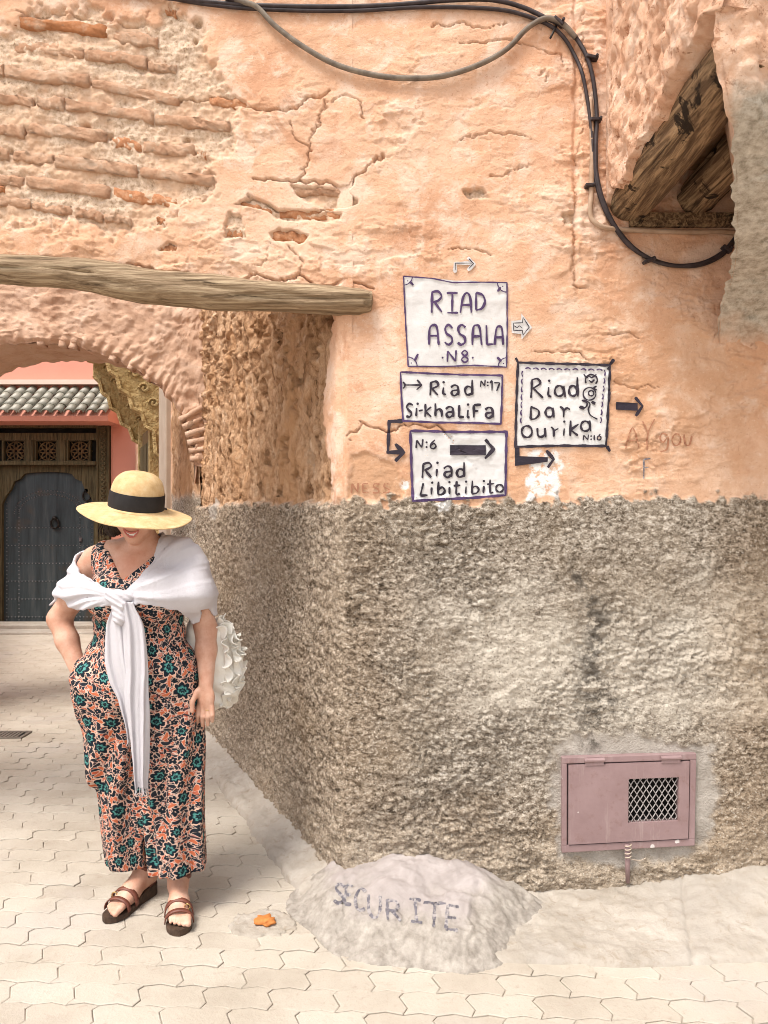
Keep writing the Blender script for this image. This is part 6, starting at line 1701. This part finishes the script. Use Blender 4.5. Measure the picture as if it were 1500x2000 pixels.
# neckline and armholes
def poly_grid(poly): return poly_sd(*np.broadcast_arrays(px_f, py_f), poly)[:, 0:1, :] if False else None
PXG, PYG = np.broadcast_arrays(px_f[:, :, 0:1] + 0 * z, py_f + 0 * x)
pxs, pys = PXG[:, 0, :], PYG[:, 0, :]
vneck = poly_sd(pxs, pys, [(196, 1000), (200, 1066), (222, 1098), (249, 1131), (276, 1108), (303, 1082), (310, 1000)]) / F * 2.86
ff = np.maximum(ff, np.where(y < 2.95, -vneck[:, None, :], -1))
backn = poly_sd(pxs, pys, [(190, 1000), (196, 1072), (255, 1085), (312, 1072), (318, 1000)]) / F * 2.86
ff = np.maximum(ff, -backn[:, None, :])
armh = np.minimum(poly_sd(pxs, pys, [(40, 1000), (158, 1000), (158, 1110), (146, 1190), (40, 1190)]), poly_sd(pxs, pys, [(470, 1000), (352, 1000), (350, 1110), (372, 1190), (470, 1190)])) / F * 2.86
ff = np.maximum(ff, -armh[:, None, :])
ff = np.maximum(ff, z - 1.40)
js.F = ff.astype(np.float32)
def puv(V):
    a = np.arctan2(V[:, 0] - (BX + 0.0), -(V[:, 1] - 2.96)); ut = a * 0.185
    tz_ = np.clip((0.84 - V[:, 2]) / 0.74, 0, 1)
    cl = np.array([-1.025, 2.94]) + np.outer(tz_, np.array([0.045, 0.035])); cr = np.array([-0.835, 2.94]) + np.outer(tz_, np.array([0.059, -0.015]))
    left = (V[:, 0] < (cl[:, 0] + cr[:, 0]) / 2 - 0.006)
    cc_ = np.where(left[:, None], cl, cr); al = np.arctan2(V[:, 0] - cc_[:, 0], -(V[:, 1] - cc_[:, 1] - 0.01))
    ul = (cc_[:, 0] - BX) + al * 0.110 + np.where(left, -0.012, 0.0)
    w = sstep(0.90, 0.72, V[:, 2])
    return np.stack([ut * (1 - w) + ul * w + 1.0, V[:, 2] * 0.97 + 1.0, 0 * a], -1)
jo = fobj("jumpsuit", js, M['floral'], wm, 1, dict(puv=puv))

# ------------------------------------------------------------------ shawl
sh = Field((-1.37, 2.66, 1.00), (-0.55, 3.14, 1.46), 0.0048)
torso(sh, 0.0); arms_up(sh)
sh.cap((BX + 0.02, 2.955, 1.365), (BX + 0.11, 2.95, 1.340), 0.05, 0.052, 0.04); sh.cap((BX - 0.02, 2.955, 1.365), (BX - 0.11, 2.95, 1.335), 0.045, 0.05, 0.04)
# cloth bridges between arm and chest
sh.cap((-1.12, 2.89, 1.20), (-1.0, 2.83, 1.19), 0.075, 0.06, 0.05); sh.cap((-0.73, 2.89, 1.20), (-0.85, 2.83, 1.19), 0.075, 0.06, 0.05)
sh.cap((-1.10, 2.98, 1.22), (-0.765, 2.98, 1.22), 0.06, 0.06, 0.06)
x, y, z = sh.grid()
KN = np.array([-0.953, 2.765, 1.192])
ang = np.arctan2(z - KN[2], np.abs(x - KN[0]) + 0.02) + 0.05 * np.sin(x * 17 + z * 13); side = np.where(x < KN[0], 1.0, -1.0)
rad_ = np.sqrt((x - KN[0]) ** 2 + (z - KN[2]) ** 2)
foldS = (0.0105 * (np.abs(np.sin(ang * 8.5 + side * 1.1 + 5 * rad_)) - 0.6) + 0.0068 * (np.abs(np.sin(ang * 19 + 8 * rad_ + side)) - 0.6) + 0.0026 * np.sin(ang * 37 + 14 * rad_)) * sstep(0.02, 0.12, rad_) * np.where(y < 2.98, 1, 0.5)
pinch = 0.0
d = sh.F + foldS.astype(np.float32)
shell = np.maximum(d - 0.015, -(d - 0.004))
px_f = 750 + F * x / 2.85; py_f = 1000 - F * (z - CAM_H) / 2.85
PXG, PYG = np.broadcast_arrays(px_f[:, :, 0:1] + 0 * z, py_f + 0 * x); pxs, pys = PXG[:, 0, :], PYG[:, 0, :]
wv_ = 2.0 * np.sin(pxs * 0.07) + 0.8 * np.sin(pxs * 0.31)
frontL = poly_sd(pxs, pys + wv_, [(60, 1060), (118, 1074), (128, 1098), (160, 1118), (205, 1136), (240, 1148), (250, 1172), (225, 1178), (190, 1186), (150, 1188), (120, 1178), (96, 1172), (60, 1172)])
frontR = poly_sd(pxs, pys + wv_, [(236, 1150), (262, 1146), (286, 1122), (298, 1098), (300, 1070), (304, 1030), (460, 1030), (460, 1200), (415, 1190), (388, 1196), (380, 1222), (366, 1228), (354, 1190), (325, 1178), (290, 1176), (262, 1182), (240, 1178)])
front = np.minimum(frontL, frontR) / F * 2.85
back = poly_sd(pxs, pys, [(60, 1062), (140, 1078), (230, 1068), (300, 1040), (460, 1030), (460, 1215), (60, 1190)]) / F * 2.85
wsel = sstep(2.93, 2.97, y)
clip = front[:, None, :] * (1 - wsel) + back[:, None, :] * wsel
sh.F = np.maximum(shell, clip).astype(np.float32)
fobj_sh = fobj("shawl", sh, M['gauze'], wm, 1)
# knot
kf = Field((-1.06, 2.66, 1.09), (-0.84, 2.86, 1.28), 0.0035)
kf.ell(KN + [0, -0.012, 0.0], (0.032, 0.028, 0.030), 0.0); kf.ell(KN + [-0.026, -0.004, 0.006], (0.030, 0.026, 0.026), 0.012); kf.ell(KN + [0.03, -0.002, 0.004], (0.034, 0.025, 0.024), 0.012); kf.cap(KN + [-0.03, -0.018, 0.022], KN + [0.025, -0.030, -0.022], 0.012, 0.014, 0.006)
kf.cap(KN + [0.0, -0.012, -0.02], KN + [0.012, -0.012, -0.07], 0.024, 0.030, 0.015)
x, y, z = kf.grid(); kf.F += (0.0022 * np.sin((x * 0.6 + z) * 300 + y * 120)).astype(np.float32)
fobj("shawl_knot", kf, M['gauze'], wm, 1)
def tail(name, L_, R_, ytop, ybot, Y0, Y1, npl, amp, seed, fringe):
    nv, nu = 150, 46
    yy = np.linspace(ytop, ybot, nv); u = np.linspace(0, 1, nu)
    xl = np.interp(yy, [p[0] for p in L_], [p[1] for p in L_]); xr = np.interp(yy, [p[0] for p in R_], [p[1] for p in R_])
    sm = np.ones(13) / 13
    xl = np.convolve(np.pad(xl, 6, mode='edge'), sm, 'valid'); xr = np.convolve(np.pad(xr, 6, mode='edge'), sm, 'valid')
    YY, UU = np.meshgrid(yy, u, indexing='ij')
    t = (YY - ytop) / (ybot - ytop)
    XX = xl[:, None] + (xr - xl)[:, None] * UU
    ph = npl * math.pi * UU + 1.5 * np.sin(t * 3 + seed) + seed
    fold = amp * np.sin(ph) + amp * 0.45 * np.sin(ph * 2.3 + 2 * t)
    XX = XX + 2.2 * np.cos(ph) * (0.4 + t) + 1.2 * perlin(t * 9, UU * 0 + seed, int(seed) + 4)
    Yd = Y0 + (Y1 - Y0) * t - fold * (0.7 + 0.5 * t) - 0.012 * np.sin(UU * math.pi)
    botj = (6 * perlin(UU * 9, UU * 0, int(seed)) ) * (t > 0.97)
    V = np.stack([(XX - 750) / F * Yd, Yd, CAM_H + (1000 - YY - botj) / F * Yd], -1)
    o = grid_obj(name, V, M['gauze'], wm)
    so_ = o.modifiers.new('thickness', 'SOLIDIFY'); so_.thickness = 0.003; so_.offset = 0
    if fringe:
        b = MB()
        for q in range(fringe):
            iu = int(q / (fringe - 1) * (nu - 1)); p = V[-1, iu]; ln_ = random.uniform(0.012, 0.034)
            b.tube([p, p + np.array([random.uniform(-.003, .003), 0, -ln_ * 0.5]), p + np.array([random.uniform(-.006, .006), 0, -ln_])], [0.0016, 0.0012, 0.0006], 4)
        b.build("fringe", M['gauze'], o)['kind'] = 'stuff'
    return o
tail("shawl_tail", [(1178, 222), (1220, 209), (1290, 205), (1330, 212), (1360, 226), (1405, 240), (1450, 250)], [(1178, 246), (1260, 256), (1330, 262), (1450, 266)], 1178, 1440, 2.757, 2.772, 3.0, 0.007, 2.0, 14)
tail("shawl_tail", [(1176, 232), (1220, 232), (1300, 238), (1380, 243), (1440, 252), (1500, 258), (1550, 263)], [(1176, 258), (1215, 280), (1280, 290), (1400, 293), (1480, 291), (1545, 287)], 1176, 1540, 2.742, 2.768, 3.6, 0.0075, 5.0, 18)

# ------------------------------------------------------------------ hat
hat = bpy.data.objects.new("straw_hat", None); C.objects.link(hat); hat.parent = wm
HO = np.array([-0.934, 2.892, 1.512])
Rt = Matrix.Rotation(math.radians(9.5), 3, 'Y') @ Matrix.Rotation(math.radians(9), 3, 'X')
def lathe(name, prof, mat, parent, nseg=120, wav=0.0, oval=1.08, attrs=True):
    pr = np.array(catmull(prof, 8)); n = len(pr); an_ = np.linspace(0, 2 * math.pi, nseg + 1)
    V = np.zeros((n, nseg + 1, 3)); UV = np.zeros((n, nseg + 1, 3)); L = np.concatenate([[0], np.cumsum(np.linalg.norm(np.diff(pr, axis=0), axis=1))])
    for i in range(n):
        r, zz = pr[i]; w = max(0, (r - 0.10) / 0.105)
        dz_ = wav * w * w * (0.9 * np.sin(an_ * 2 + 0.9) + 0.35 * np.sin(an_ * 5 + 1)) 
        p = np.stack([r * np.cos(an_), r * np.sin(an_) * (oval if r < 0.115 else 1 + (oval - 1) * 0.5), zz + dz_], -1)
        V[i] = HO + p @ np.array([list(r_) for r_ in Rt]).T; UV[i] = np.stack([np.full(nseg + 1, L[i]), an_, an_ * 0], -1)
    return grid_obj(name, V, mat, parent, None, dict(hatuv=UV))
lathe("crown", [(0.0005, 0.142), (0.030, 0.141), (0.058, 0.133), (0.080, 0.114), (0.092, 0.088), (0.0965, 0.060), (0.0975, 0.030), (0.0985, 0.004)], M['straw'], hat)
br = lathe("brim", [(0.0955, 0.012), (0.104, 0.005), (0.125, -0.001), (0.150, -0.007), (0.180, -0.014), (0.204, -0.020), (0.2065, -0.0225), (0.204, -0.0245), (0.180, -0.019), (0.150, -0.012), (0.125, -0.006), (0.104, 0.000), (0.0955, 0.007)], M['straw'], hat, wav=0.006)
lathe("ribbon_band", [(0.1010, 0.004), (0.1014, 0.020), (0.1008, 0.040), (0.0992, 0.064), (0.0978, 0.066), (0.096, 0.064)], M['band'], hat)

# ------------------------------------------------------------------ sandals
def strap(i, u, z_top, w_half, wid, zside, lean=0.0, parent=None, n=15, name="strap", r=0.004):
    pts = []
    for a in np.linspace(0, math.pi, n):
        pts.append(fpnt(i, u + lean * math.cos(a), w_half * 10 * math.cos(a), zside + (z_top - zside) * math.sin(a) ** 0.8))
    h, d, s, L = foot_frame(i); d3 = np.array([d[0], d[1], -0.25]) * wid * 0.5
    b = MB(); b.strip([p - d3 for p in pts], [p + d3 for p in pts]); o = b.build(name, M['leather'], parent, smooth=True)
    m = o.modifiers.new('thickness', 'SOLIDIFY'); m.thickness = r; m.offset = 0; return o
for i in (0, 1):
    sd = bpy.data.objects.new("sandal", None); C.objects.link(sd); sd.parent = wm
    prof_ = [(-0.05, 0.0005), (-0.04, 0.012), (-0.02, 0.026), (0.05, 0.034), (0.2, 0.034), (0.4, 0.032), (0.6, 0.041), (0.75, 0.046), (0.88, 0.044), (0.98, 0.034), (1.04, 0.020), (1.06, 0.010), (1.075, 0.0005)]
    U = [p[0] for p in prof_]; Wd = [p[1] * 10 for p in prof_]
    top = lambda u: 0.046 - 0.026 * float(sstep(0.15, 0.70, np.array(u))) + 0.004 * float(sstep(0.9, 1.05, np.array(u)))
    rows = []
    for u, w_ in zip(U, Wd):
        zt_ = top(u); rows.append([fpnt(i, u, -w_, 0.001), fpnt(i, u, -w_, zt_ - 0.003), fpnt(i, u, -w_ * 0.93, zt_), fpnt(i, u, w_ * 0.93, zt_), fpnt(i, u, w_, zt_ - 0.003), fpnt(i, u, w_, 0.001), fpnt(i, u, -w_, 0.001)])
    grid_obj("wedge_sole", np.array(rows), M['sole'], sd, smooth=False)
    strap(i, 0.80, 0.064, 0.050, 0.016, 0.020, 0.03 if i else -0.03, sd); s2_ = strap(i, 0.64, 0.084, 0.050, 0.018, 0.024, 0.05 if i else -0.05, sd)
    an_ = HL[i][2]
    ringp = [an_ + np.array([0.047 * math.cos(a), 0.050 * math.sin(a), -0.018 - 0.010 * math.sin(a + 0.5)]) for a in np.linspace(0, 2 * math.pi, 25)]
    b = MB(); b.strip([p + np.array([0, 0, 0.008]) for p in ringp], [p - np.array([0, 0, 0.008]) for p in ringp]); o = b.build("ankle_strap", M['leather'], sd, smooth=True); m = o.modifiers.new('thickness', 'SOLIDIFY'); m.thickness = 0.004
    b = MB(); hb_ = [fpnt(i, 0.20, -0.33, 0.046), fpnt(i, 0.03, -0.33, 0.055), fpnt(i, -0.03, 0, 0.058), fpnt(i, 0.03, 0.33, 0.055), fpnt(i, 0.20, 0.33, 0.046)]
    up_ = [p + np.array([0, 0, 0.05]) + (an_ - p) * np.array([0.25, 0.25, 0]) for p in hb_]
    hb_, up_ = catmull(hb_, 5), catmull(up_, 5); b.strip(hb_, up_); o = b.build("heel_counter", M['leather'], sd, smooth=True); m = o.modifiers.new('thickness', 'SOLIDIFY'); m.thickness = 0.004
    bk = fpnt(i, 0.72, 0.30 if i else -0.30, 0.064); b = MB(); b.tube(catmull([bk + np.array([0.010 * math.cos(a), -0.004, 0.010 * math.sin(a)]) for a in np.linspace(0, 2 * math.pi, 7)], 3), 0.0022, 6); b.build("buckle", M['brass'], sd, smooth=True)
# ring on the hanging hand
b = MB(); rp = hc + np.array(Rm @ Vector((0.010, -0.001, -0.034))) + np.array([0.001, -0.002, -0.012]); b.tube([rp + np.array([0.0105 * math.cos(a), 0.0105 * math.sin(a), 0]) for a in np.linspace(0, 2 * math.pi, 15)], 0.0014, 5); b.build("ring", M['brass'], wm, smooth=True)

# ================================================================== RUFFLED BAG
bag = thing("shoulder_bag", "white ruffled cloth bag hanging behind the woman's left arm", "bag", (-0.655, 3.02, 0.72))
bf = Field((-0.82, 2.86, 0.68), (-0.50, 3.18, 1.16), 0.005)
bf.ell((-0.690, 3.03, 0.905), (0.095, 0.075, 0.175), 0.0); bf.ell((-0.668, 3.03, 0.835), (0.100, 0.080, 0.110), 0.04); bf.ell((-0.735, 3.02, 1.02), (0.035, 0.055, 0.10), 0.04)
x, y, z = bf.grid(); bf.F += (0.007 * np.sin(x * 45 + z * 30) * np.sin(z * 38 + y * 20) + 0.004 * np.sin(z * 90 + x * 60)).astype(np.float32)
fobj("pouch", bf, M['cream'], bag, 2)
for rI, (h0, rr0) in enumerate([(0.25, 0.0), (0.75, 0.006), (1.25, 0.010), (1.7, 0.006)]):
    nS, nW = 120, 7
    V = np.zeros((nS, nW, 3))
    for q in range(nS):
        t = q / (nS - 1); a = math.radians(72 - 128 * t)
        front_ = -0.9 + rI * 0.42                      # each frill runs down the outer side of the bag
        ca, sa = math.cos(front_), math.sin(front_)
        bx_, bz_ = 0.092 + 0.016 * math.sin(t * 3.0), 0.178
        ctr = np.array([-0.683 + bx_ * math.cos(a) * ca, 3.03 + 0.078 * math.cos(a) * sa, 0.895 + bz_ * math.sin(a)])
        outw = np.array([math.cos(a) * ca, math.cos(a) * sa * 0.9, 0.35 * math.sin(a)]); outw /= np.linalg.norm(outw)
        tang = np.array([-sa, ca, 0.0])
        for w in range(nW):
            e = w / (nW - 1)
            wave = 0.014 * e * math.sin(t * 78 + rI * 2 + 1.9 * math.sin(t * 17)) + 0.012 * e * math.sin(t * 33 + rI)
            V[q, w] = ctr + outw * (0.028 * e * (1 + 0.4 * math.sin(t * 41 + rI))) + tang * wave * 1.0 + np.array([0, 0, 0.012 * e * math.sin(t * 47 + 2 * rI)])
    o = grid_obj("frill", V, M['cream'], bag); m = o.modifiers.new('thickness', 'SOLIDIFY'); m.thickness = 0.004
b = MB(); b.tube(catmull([(-0.735, 3.02, 1.06), (-0.745, 3.045, 1.18), (-0.765, 3.03, 1.33), (-0.775, 2.97, 1.40)], 6), 0.012, 8); b.tube(catmull([(-0.69, 3.06, 1.04), (-0.72, 3.07, 1.18), (-0.765, 3.05, 1.33), (-0.775, 2.97, 1.395)], 6), 0.010, 8); b.build("strap", M['cream'], bag, smooth=True)
